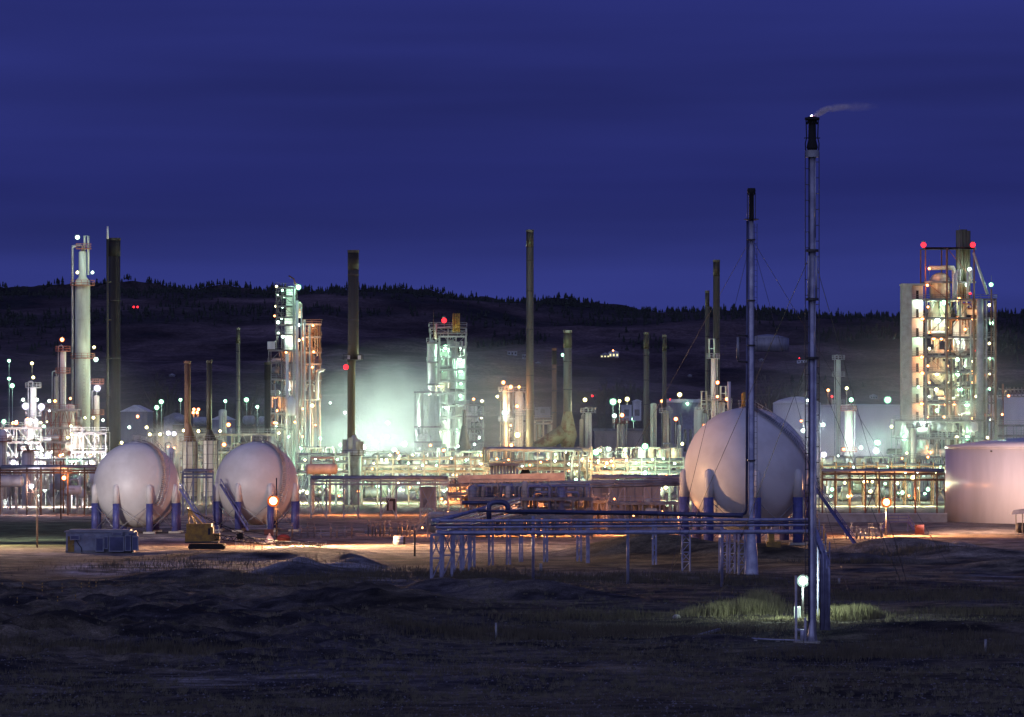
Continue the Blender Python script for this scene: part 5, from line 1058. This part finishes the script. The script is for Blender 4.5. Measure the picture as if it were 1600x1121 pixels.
# ================================================================ STEAM
steam = vol('steam_cloud', .2, (.9, 1, .88), .085, .42, .62, aniso=.1, pw=1.1)
puff('steam', 'broad green-lit steam cloud drifting between the scaffolded column and the green tower', 590, 655, 1262, 25, 19, 12, steam, -.3)
puff('steam', 'broad green-lit steam cloud drifting between the scaffolded column and the green tower', 520, 690, 1262, 19, 9, 10, steam, -.1)
puff('steam', 'broad green-lit steam cloud drifting between the scaffolded column and the green tower', 635, 625, 1275, 12, 15, 9, vol('thin_steam_cloud', .10, (.93, .97, .95), .05, .35, .7), 0)
puff('steam', 'white steam drifting behind the left sphere', 262, 700, 1040, 8, 7, 5, vol('white_steam', .16, (.95, .95, 1), .09, .36, .6, pw=1.0))
puff('steam', 'pale steam over the bright left yard', 60, 700, 1048, 18, 11, 8, vol('yard_steam', .05, (.95, .97, 1), .09, .35, .6, pw=.8))
puff('steam', 'pale steam around the brightest floodlights near the wide tank', 1362, 690, 1190, 12, 10, 7, vol('flood_steam', .06, (.92, .97, .95), .09, .35, .6, pw=1.0))
puff('steam', 'small jet of steam on a low deck of the right-hand tower', 1512, 636, 1195, 4.5, 3.2, 3, vol('jet_steam', .35, (.95, 1, .97), .2, .38, .6, pw=1.0))
puff('steam', 'thin lit mist behind the right-hand tank', 1575, 690, 1190, 12, 7, 6, vol('mist', .06, (.95, 1, .97), .1, .35, .65, pw=1.0))

mist = vol('halo_mist', .0034, (.93, .95, 1), .02, .35, .6, aniso=.8, pw=.6)  # thin volume added so the lamps show halos
puff('mist', 'faint mist added for lamp halos over the bright left process yard', 60, 700, 1040, 45, 26, 60, mist)
puff('mist', 'faint mist added for lamp halos over the central pipe racks', 700, 700, 1140, 85, 30, 90, mist)
puff('mist', 'faint mist added for lamp halos around the cracking tower and wide tank', 1430, 690, 1130, 60, 34, 70, mist)
# ================================================================ TOWN AND HILL HOUSES
def shed(label, px0, px1, yt, d, dep=14, m='shed', rm='shedblue', gable=True, nw=0, group=None, lit=False, zb=None, name='shed', ybase=None):
    x0, x1 = X(px0, d), X(px1, d); zb = (Z(ybase, d) if ybase else 0) if zb is None else zb; zt = Z(yt, d); ze = zt-(x1-x0)*.26 if gable else zb+(zt-zb)*.95
    t = thing(name, label, 'building', ((x0+x1)/2, d, zb), group); build('wall', MB().box(x0, x1, d, d+dep, zb-2, ze), m, t)
    if gable: build('roof', MB().add([(x0-.5, d-.5, ze), (x1+.5, d-.5, ze), (x1+.5, d+dep+.5, ze), (x0-.5, d+dep+.5, ze), ((x0+x1)/2, d-.5, zt), ((x0+x1)/2, d+dep+.5, zt)], [(0, 1, 4), (1, 2, 5, 4), (2, 3, 5), (3, 0, 4, 5), (0, 3, 2, 1)]), rm, t)
    else: build('roof', MB().box(x0-.4, x1+.4, d-.4, d+dep+.4, ze, zt), rm, t)
    for i in range(nw):
        a = x0+(x1-x0)*(i+.25)/nw; w_ = build('window', MB().box(a, a+(x1-x0)/nw*.5, d-.12, d-.01, zb+(ze-zb)*.35, zb+(ze-zb)*.75), em('Y', 1.2) if lit else 'glass', t)
    build('door', MB().box((x0+x1)/2-1, (x0+x1)/2+1, d-.1, d-.01, zb, zb+min(2.6, (ze-zb)*.7)), 'steel', t)
    return t
shed('white gable-roofed warehouse lit pale right of the thick dark stack', 189, 230, 633, 1500, 25, 'shed', 'whiteroof')
shed('long dark shed with a pale roof behind the two furnaces', 256, 288, 645, 1600, 20, 'shedblue', 'shed', True)
shed('pale blue shed beyond the left edge of the lattice tower', 330, 362, 648, 1700, 20, 'shed', 'whiteroof')
shed('low flat-roofed blue-grey works building with white roof panels left of the largest sphere', 1040, 1094, 624, 1900, 25, 'shed', 'whiteroof', False, 5)
shed('darker flat building beside the slim pale-banded stack', 1066, 1092, 645, 1700, 20, 'shedblue', 'shed', False, 3)
shed('flat brown-lit building behind the pale column with brackets', 930, 1004, 670, 1550, 20, 'tan', 'steel', False)
shed('brilliantly lit white shed hung with an orange lamp', 971, 987, 633, 1750, 10, 'white', 'whiteroof', False, ybase=650)
shed('brilliantly lit white pointed shed right of the other lit shed', 989, 1002, 624, 1750, 10, 'white', 'whiteroof', True, ybase=650)
shed('grey flat building behind the grey-green stack', 836, 860, 636, 1800, 14, 'shed', 'shed', False, ybase=646)
for i, (a, b_, y) in enumerate(((270, 292, 649), (378, 400, 650), (402, 424, 651), (300, 326, 652))):
    t = thing('tank_car', f'{ORD[i+1]} long dark tank car from the left on the rail line behind the furnaces', 'rail car', (X((a+b_)/2, 1500), 1500, 0), 'rail tank cars'); dd = 1500
    build('barrel', MB().hvessel((X(a, dd)+1, dd, Z(y, dd)-1.5), (X(b_, dd)-1, dd, Z(y, dd)-1.5), 1.6, 14), 'shedblue', t); build('support', MB().box(X(a, dd), X(b_, dd), dd-.8, dd+.8, 0, Z(y, dd)-3.4), 'darksteel', t)
HS = [(938, 953, 551, 560, 'tan', 'tan wing of the lit farmhouse on the hillside', True), (951, 967, 547, 560, 'white', 'white lit farmhouse with orange windows on the hillside', True), (816, 825, 554, 561, 'shed', 'small white cabin on the slope left of the banded stack', False), (793, 808, 549, 556, 'shedblue', 'dim long cabin on the slope left of the banded stack', False), (836, 845, 565, 570, 'shed', 'pale low roof on the slope right of the banded stack', False),
      (1246, 1260, 563, 568, 'whiteroof', 'pale green-lit trailer house left of the tall flare stack on the slope', False), (1186, 1194, 560, 565, 'shed', 'tiny pale house on the slope between the flare stacks', False), (1075, 1081, 585, 590, 'shed', 'tiny pale house on the slope left of the thick olive stack', False), (264, 273, 584, 589, 'shedblue', 'tiny dim house on the slope above the rusty chimney', False), (1360, 1371, 616, 624, 'shed', 'small gabled house behind the wide tank', False)]
for a, b_, yt, yb, m_, lab, lit in HS:
    # find the distance at which this row meets the hill
    dd = 2400.0
    while dd < 5500 and Z((yb), dd) > hz(X((a+b_)/2, dd), dd): dd += 15
    shed(lab, a, b_, yt, dd, 10, m_, 'shed' if m_ != 'white' else 'whiteroof', 'cabin' not in lab and 'trailer' not in lab, 3, 'houses on the hillside', lit, zb=min(Z(yb, dd), hz(X((a+b_)/2, dd), dd)), name='house')
# bare poplars beyond the plant
M['bark'] = mat('bare_branches', (.09, .08, .06), .9)
def bare_tree(label, px, ytop, d, seed, group='bare trees beyond the plant', sp_=.14):
    rr = random.Random(seed); x = X(px, d); h = Z(ytop, d); t = thing('bare_tree', label, 'tree', (x, d, 0), group)
    build('trunk', MB().path([(x, d, 0), (x+.2, d, h*.4), (x, d, h*.75), (x+.1, d, h)], h*.012+.08, 5), 'bark', t); q = MB()
    for i in range(70):
        z = h*rr.uniform(.12, .92); a = rr.random()*6.28; l = h*sp_*rr.uniform(.5, 1.2)*(1.1-z/h*.6); e = Vector((x+l*math.cos(a), d+l*math.sin(a), z+l*rr.uniform(1.0, 2.0)))
        q.bar((x, d, z), e, .14)
        for k in range(3): f = rr.uniform(.3, .9); p = Vector((x, d, z)).lerp(e, f); q.bar(p, p+Vector((rr.uniform(-1, 1), rr.uniform(-1, 1), rr.uniform(.8, 2)))*l*.35, .09)
    build('crown', q, 'bark', t)
for i, (px, y) in enumerate(((936, 606), (945, 600), (955, 610), (964, 598), (975, 604), (985, 600), (996, 606), (1006, 604))): bare_tree(f'{ORD[i+1]} bare poplar from the left in the row behind the lit white sheds', px, y, 2100+(i % 3)*30, i)
for i, (px, y, s_) in enumerate(((1202, 604, .3), (246, 612, .3), (262, 606, .3), (1240, 618, .35), (390, 625, .3))): bare_tree(('bare spreading tree behind the top of the largest sphere', 'bare spreading tree right of the white warehouse', 'second bare spreading tree right of the white warehouse', 'small bare tree left of the domed tank', 'small bare tree behind the thin olive stack')[i], px, y, 2000, 40+i, 'spreading bare trees', s_)

# ================================================================ LAMPS
def LL(where, d, s, mount='arm', base=500, r=.34):
    for a in s.split():
        xy, k = a.split(':'); px, py = xy.split(','); kind = k[0]; sz = k[1:]
        f = {'': 1, '+': 2.2, '*': 5.5, '-': .35}[sz]; q = .8 if sz in ('', '-') else (1.1 if sz == '+' else 1.6)
        if kind == 'R': f *= .3
        if sz == '-': q = .7
        lamp(float(px), float(py), d, kind, base*f, r*q, where, mount)
LL('on the tallest pale column at left', 1043, '121,371:W+ 121,426:Y 144.5,426:W 147,543:Y 150,562:W+', base=900)
LL('on the slim white column at left', 1028, '97,531:O+ 110,623:O- 111,666:Y- 94,712:O')
LL('on the short white column at the far left', 1003, '52,590:Y 36,625:W 40,635:V* 64.5,636:V* 58,625:W 44,672:V+ 43,655:O- 8,674:V+', base=450)
LL('in the bright left process yard', 990, '77,627:W 86,627:O 25,661:O+ 106,684:Y 75,712:V* 20,722:V* 125,716:V* 140,722:V+ 60,700:V+ 110,745:V* 30,770:V+ 70,765:W+ 130,772:V+', base=1800)
LL('behind the fence poles of the left yard', 905, '49,760:V+ 100,747:O+', base=2500)
LL('beside the thick dark stack at left', 1055, '152,607:V* 146,653:Y 152,682:Y 147,708:Y')
LL('behind the left sphere', 1030, '202,668:W 229,668:Y 234,679:Y 250,679:Y 263,677:V+ 272,678:V+ 190,692:Y 215,651:O 287,673:Y 310,674:Y 344,674:Y- 357,664:O+ 350,695:O+ 290,735:O+ 327,763:O+ 281,760:V+', base=650)
LL('on the scaffolded slender column', 1231.2, '432,448:Y 466,449:G* 441,454:G 444,464:G 434,462:G- 431,479:Y- 441,480:G 429,494:O- 434.5,504:W+ 440,498:G- 435,521:W 442,526:W+ 466,508:W+ 468,488:O 467,532:Y 474,530:O+ 456,540:G- 447,551:O 461,575:O 451,609:W+ 430,622:O 433,642:O 429,661:O 462,642:O 473,639:O 436,677:Y 448,590:O- 489,509:O 490,550:O 488,574:O 488,634:Y+', base=850)
LL('inside the green-lit steam cloud', 1236, '516,630:W- 539,645:V 606,661:W+ 577,682:O- 586,692:W* 605,683:V+ 632,694:W* 616,704:W* 567,699:W* 604,718:W 645,712:Y 649,731:Y+ 500,685:G+ 470,700:G+ 455,681:W+ 540,690:G+', base=6000)
LL('on the glazed green tower', 1243.2, '696,543:G* 720,543:W+ 675,562:W+ 718,562:G* 701,562:G 720,580:G+ 720,600:G 686,604:Y 701,617:G 719,618:G+ 698,636:W* 695,655:W+ 688,674:Y+ 712,673:G* 683,691:G* 748,684:W+ 752,653:Y 744,711:Y 674,543:G 701,582:G 673,600:G- 676,640:G- 711,655:G 668,690:G 690,562:G- 690,580:G- 708,596:G- 692,636:G- 705,673:G- 712,700:G-', base=1400)
LL('on top of the glazed green tower', 1238, '694,501:R+', base=60, r=.62)
LL('on the red-beacon stack', 1008, '540.5,574:R+', base=60, r=.5)
LL('around the frame left of the banded stack', 1147, '786.5,598:O+ 798,605:O+ 811,605:O 777,620:Y 789,645:W* 808,635:O+ 808.6,680:Y* 799,696:O+ 842,709:Y 798,665:O-', base=900)
LL('on the capped column right of the grey-green stack', 1122, '914,625:Y+ 925.6,619:R- 879,555:G')
LL('on the pump rows left of the largest sphere', 1060, '972,649:O+ 931,707:G* 951,702:W+ 1008,698:G* 1056,655:O+ 1066,694:Y 979,715:O', base=4500)
LL('hanging from the pipe rack left of the largest sphere', 1008, '948,724:O+ 958,728:O 1008,739:G+ 693,704:O 761,744:O 604,719:Y', base=4000)
LL('under the green-lit pipe racks', 1036, '480,770:Y+ 505,760:G+ 590,760:G+ 625,765:G+ 660,745:G 700,765:G+ 735,762:Y+ 800,760:Y+ 850,745:Y+ 900,750:G+ 945,762:G+ 985,758:Y+ 1040,762:Y+ 1055,748:W+', base=9000, r=.3)
LL('behind the top of the largest sphere', 1120, '1121,598:O+ 1121,620:O 1136,624:O+ 1100,665:O', base=500)
LL('around the slim columns by the wide tank', 1140, '1262,626:W 1286,664:W+ 1255,673:W+ 1287,711:V* 1371,692:G* 1369,705:V* 1393,667:Y 1252,658:O- 1345,700:W+', base=2200)
LL('on top of the cracking tower at right', 1196, '1443,383:R+ 1520,383:R+', base=60, r=.62)
LL('within the cracking tower at right', 1201.6, '1516,459:R 1522.5,548:R 1515,421:W+ 1548.6,445:G+ 1452,420:O 1449,446:O 1511,445:W+ 1476,473:G* 1499,468:O+ 1441,498:O+ 1465,501:W* 1496,498:O+ 1520,498:O+ 1549,505:G+ 1546,477:Y 1459,529:O+ 1471,530:O 1498,535:W+ 1546,537:Y 1440,558:O+ 1496,562:G+ 1548,560:G+ 1441,583:O+ 1464,585:Y+ 1497,584:G* 1520,582:O+ 1536,586:O+ 1547,584:Y 1463,609:Y+ 1500,608:G* 1547,607:G+ 1440,631:O+ 1478,632:O+ 1491,631:O+ 1511,632:G* 1464,642:G+ 1519,653:O+ 1536,649:O+ 1548,657:W 1435,472:W 1435,530:G 1435,605:G 1452,520:O- 1480,512:Y- 1508,515:O 1530,520:W- 1452,545:Y- 1480,548:O 1520,565:Y- 1450,572:O- 1480,572:O 1508,572:W- 1452,598:O- 1480,598:Y 1520,598:O- 1478,620:O 1525,620:Y- 1452,620:W- 1500,648:W 1475,652:O 1449,652:O- 1528,480:O 1450,480:O-', base=950, r=.38)
LL('in the low frame of the cracking tower', 1171.5, '1440,659:W* 1413,685:G* 1511,684:G* 1495,684:Y+ 1543,684:Y 1453,707:O+ 1470,730:G+ 1420,745:W+ 1576,619:O 1566,648:O-', base=1400)
LL('along the brown rack left of the large right-hand tank', 1000, '1320,755:Y 1350,753:Y 1355,753:O- 1363,753:Y 1383,756:G 1403,755:Y 1325,776:Y 1427,747:Y* 1300,765:G+ 1360,768:Y+ 1410,770:G+ 1450,765:G+', base=3000, r=.3)
LL('on a tall pole before the middle sphere', D(852)-.6, '427,783:O*', 'arm', base=3500, r=.36)
LL('on a pole beside the blue footbridge', D(838), '1385,785:O*', 'pole', base=5000, r=.34)
LL('on the orange-lit skid', 745, '955,800:O 990,806:O 1035,800:O 760,795:O 790,790:O 822,800:O 850,792:O 870,812:O 905,800:O 700,800:O 775,825:O 845,830:O 660,825:O', base=5000, r=.16)
LL('among the cream huts behind the skid', 850, '806,769:O 835,768:O 880,775:O 790,768:O 960,780:O 1000,785:O 730,765:O 770,772:O 820,765:O 865,772:O 905,765:O', base=3800, r=.2)
LL('on the yard posts left of the large sphere', 700, '1060,806:O', 'pole', base=1200, r=.2)
LL('on the yard beside the pale trestle', 905, '640,762:O 740,765:O 560,768:O 1330,775:O 1420,775:O 530,775:O 690,780:O', base=13000, r=.25)
LL('at the foot of the tallest flare', 428, '1255,908:W+', 'pole', base=2600, r=.34)
LL('in the far town on poles', 1900, '14,564:G 50,568:Y 14,592:G 19,603:G+ 6,659:G+ 252,628:G+ 245,637:G+ 282,625:G 352,627:G 385,625:G+ 402,636:G 303,640:O 310,640:O 302,645:O 308,645:O 753,627:Y 740,624:O- 958,628:G* 968,627:Y 980,624:Y+ 1047,625:R- 1034,627:O 1062,617:Y+ 1074,631:G 1294,610:O 1323,607:Y 1330,625:G+ 1387,625:G* 1300,620:R- 990,655:G+ 960,650:W+', 'pole', base=1200, r=.65)
LL('high on the dark hillside', 3600, '209,480:R 215,480:R', 'none', base=260, r=1.0)
LL('near the hillside farmhouse', 3500, '958,548:O- 1249,560:R-', 'none', base=900, r=.7)
rl_ = random.Random(77)
def sparkle(where, x0, x1, y0, y1, d, n, kinds, base):
    for i in range(n): k = rl_.choice(kinds); lamp(rl_.uniform(x0, x1), rl_.uniform(y0, y1), d+rl_.uniform(-6, 6), k, base*rl_.uniform(.4, 1.6), rl_.uniform(.14, .26), where, 'arm')
sparkle('scattered in the pump rows under the middle racks', 465, 760, 690, 770, 1052, 30, 'GGWYO', 1100)
sparkle('scattered in the pump rows left of the largest sphere', 765, 1060, 700, 768, 1058, 26, 'GWYYO', 1100)
sparkle('scattered behind the brown rack at right', 1290, 1476, 700, 778, 1048, 20, 'GWYO', 1100)
sparkle('scattered through the left process yard', 0, 162, 640, 780, 985, 28, 'WVYOG', 900)
sparkle('scattered behind the gap between the small spheres', 236, 430, 690, 765, 1045, 14, 'YOWG', 900)
sparkle('scattered low in the scaffolded column frame', 422, 500, 600, 740, 1228, 12, 'OYG', 700)
def edge(where, x0, x1, y, d, n, kinds, base):  # small fill lamps added to brighten the rack fronts
    for i in range(n): lamp(x0+(x1-x0)*(i+.5)/n+rl_.uniform(-6, 6), y+rl_.uniform(-6, 6), d, rl_.choice(kinds), base*rl_.uniform(.5, 1.5), .2, where, 'arm')
edge('scattered as added fill before the racks right of the red-beacon stack', 570, 760, 722, 1002, 9, 'WGY', 1300)
edge('scattered as added fill before the looped racks below the banded stack', 765, 925, 722, 994, 7, 'YWO', 1200)
edge('scattered as added fill before the rack beside the largest sphere', 930, 1062, 722, 1003, 7, 'GWY', 1400)
edge('scattered as added fill before the rack left of the red-beacon stack', 468, 542, 722, 1000, 4, 'GWY', 1200)
edge('scattered as added fill along the front of the brown rack', 1292, 1474, 734, 998, 7, 'YWO', 1200)
make_lamps()
def flood(px, py, d, tgt, e, size, colr=(1, .55, .28)):
    # the beam of a floodlight that shines sideways from its reflector
    l = bpy.data.lights.new('flood_beam', 'SPOT'); l.energy = e; l.spot_size = R(size); l.spot_blend = .9; l.color = colr; l.shadow_soft_size = .35
    o = bpy.data.objects.new('flood_beam', l); COL.objects.link(o); o.location = at(px, py, d); v = Vector(tgt)-o.location; o.rotation_euler = v.to_track_quat('-Z', 'Y').to_euler()
flood(428.5, 783, D(852)-1.2, (c3.x-14, c3.y-12, 3), 260000, 90)
flood(428.5, 783, D(852)-1.2, (X(560, 672), 672, 0), 380000, 118, (1, .62, .38))
flood(425.5, 783, D(852)-1.2, (X(330, 668), 668, 0), 120000, 120)
flood(-90, 760, 690, (X(60, 665), 665, 0), 120000, 120, (1, .66, .42))
flood(1384.5, 785, D(838)-1.0, (X(1480, 745), 745, 0), 80000, 120)
flood(1398, 782, D(838)+.3, (127, 820, 17), 560000, 62, (1, .66, .55))
flood(1383.5, 785, D(838)-1.0, (X(1290, 720), 720, 0), 40000, 120)
flood(-90, 760, 690, (c1.x+6, c1.y, 5), 120000, 60, (1, .86, .80))
M['pine']

# ================================================================ GRASS
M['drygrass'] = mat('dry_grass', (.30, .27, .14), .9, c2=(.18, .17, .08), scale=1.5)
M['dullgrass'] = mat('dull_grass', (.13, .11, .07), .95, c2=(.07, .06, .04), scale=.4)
def grass(name, label, regs, m, seed, w_=.035):
    rr = random.Random(seed); q = MB()
    for (pxc, py, wx, wy, n, h) in regs:
        dc = D(py); xc = X(pxc, dc)
        for i in range(n):
            x = rr.gauss(xc, wx); y = rr.gauss(dc, wy); z = gh(x, y)-.03; hh = h*rr.uniform(.35, 1.15)*max(.3, 1-((x-xc)/wx/3.2)**2)
            if fbm(x, y, 2.2, 2) < -.12: continue
            a = rr.random()*6.28; l = rr.uniform(-.28, .28)*hh; dx = math.cos(a)*w_; dy = math.sin(a)*w_; b = len(q.v)
            q.v += [(x-dx, y-dy, z), (x+dx, y+dy, z), (x+dx*.7+l*.3, y+dy*.7, z+hh*.55), (x-dx*.7+l*.3, y-dy*.7, z+hh*.55), (x+l, y, z+hh)]; q.f += [(b, b+1, b+2, b+3), (b+3, b+2, b+4)]; q.sm += [False]*2
    return tag(build(name, q, m), label, kind='stuff')
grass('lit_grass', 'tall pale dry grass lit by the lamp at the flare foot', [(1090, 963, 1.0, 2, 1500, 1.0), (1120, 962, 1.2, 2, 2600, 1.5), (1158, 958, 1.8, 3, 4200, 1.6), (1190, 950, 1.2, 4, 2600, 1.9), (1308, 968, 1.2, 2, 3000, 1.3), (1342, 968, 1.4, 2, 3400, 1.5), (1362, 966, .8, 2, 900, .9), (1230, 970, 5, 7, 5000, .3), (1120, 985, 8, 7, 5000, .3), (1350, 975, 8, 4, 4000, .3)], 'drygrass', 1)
rg = random.Random(9); regs = [(px, py, 9, 9, 1900, .8) for px, py in ((700, 905), (760, 900), (820, 905), (900, 905), (960, 905), (1030, 905), (1100, 908), (1170, 910), (1340, 930), (1400, 935), (1460, 930), (1530, 930), (1590, 935), (620, 895), (560, 905), (480, 910), (400, 912), (300, 880), (250, 890))]
regs += [(px, py, 5, 3, 1600, .9) for px, py in ((650, 990), (700, 992), (760, 994), (830, 996), (900, 992), (960, 985), (1020, 985), (1080, 990), (1500, 960), (1560, 965), (1440, 1010), (1500, 1000), (1580, 1020), (1330, 880), (1410, 872), (230, 1022), (280, 1026), (330, 1024), (20, 1015), (90, 1022), (1300, 1020), (1390, 1025), (880, 968), (940, 965))]
regs += [(rg.uniform(0, 1600), rg.uniform(1010, 1120), 4, 3, 420, .35) for _ in range(60)]
grass('field_grass', 'dark dry grass scattered over the foreground field', regs, 'dullgrass', 2, .03)
rt = random.Random(21); q = MB()
for i in range(8500):
    py = 888+233*rt.random()**.8+rt.uniform(0, 8); y = D(py); px = rt.uniform(-20, 1620); x = X(px, y)
    if 872 < py < 906 and 120 < px < 560: continue
    if fbm(x, y, 16, 3)+.35*rt.random() < -.02: continue
    hh = rt.uniform(.18, .55)*(1.5 if rt.random() < .12 else 1); w0 = hh*.55; z = gh(x, y)-.03
    for k in range(rt.randint(7, 13)):
        a = rt.random()*6.28; bx = x+rt.gauss(0, w0*.4); by = y+rt.gauss(0, w0*.4); l = rt.gauss(0, .35)*hh; b = len(q.v); dx = .022
        q.v += [(bx-dx, by, z), (bx+dx, by, z), (bx+l, by+.1*l, z+hh*rt.uniform(.6, 1.1))]; q.f += [(b, b+1, b+2)]; q.sm += [False]
tag(build('grass_tufts', q, mat('tuft_grass', (.17, .15, .10), .95, c2=(.08, .075, .05), scale=.25)), 'small dry grass tufts dotted over the foreground soil', kind='stuff')
# loose stones
M['stone'] = mat('field_stone', (.17, .16, .17), .9)
q = MB(); rr = random.Random(5)
for i in range(6500):
    py = rr.uniform(1000, 1135) if rr.random() < .8 else rr.uniform(900, 1000); y = D(py); x = X(rr.uniform(-20, 1620), y); s = rr.uniform(.03, .13); z = gh(x, y); b = len(q.v)
    q.v += [(x-s, y, z), (x, y-s, z), (x+s, y, z), (x, y+s, z), (x+s*.2, y, z+s*.9)]; q.f += [(b, b+1, b+4), (b+1, b+2, b+4), (b+2, b+3, b+4), (b+3, b, b+4)]; q.sm += [False]*4
tag(build('gravel', q, 'stone'), 'small pale stones scattered over the foreground dirt', kind='stuff')
for o in list(bpy.data.objects):
    if '_o' in o.keys(): del o['_o']
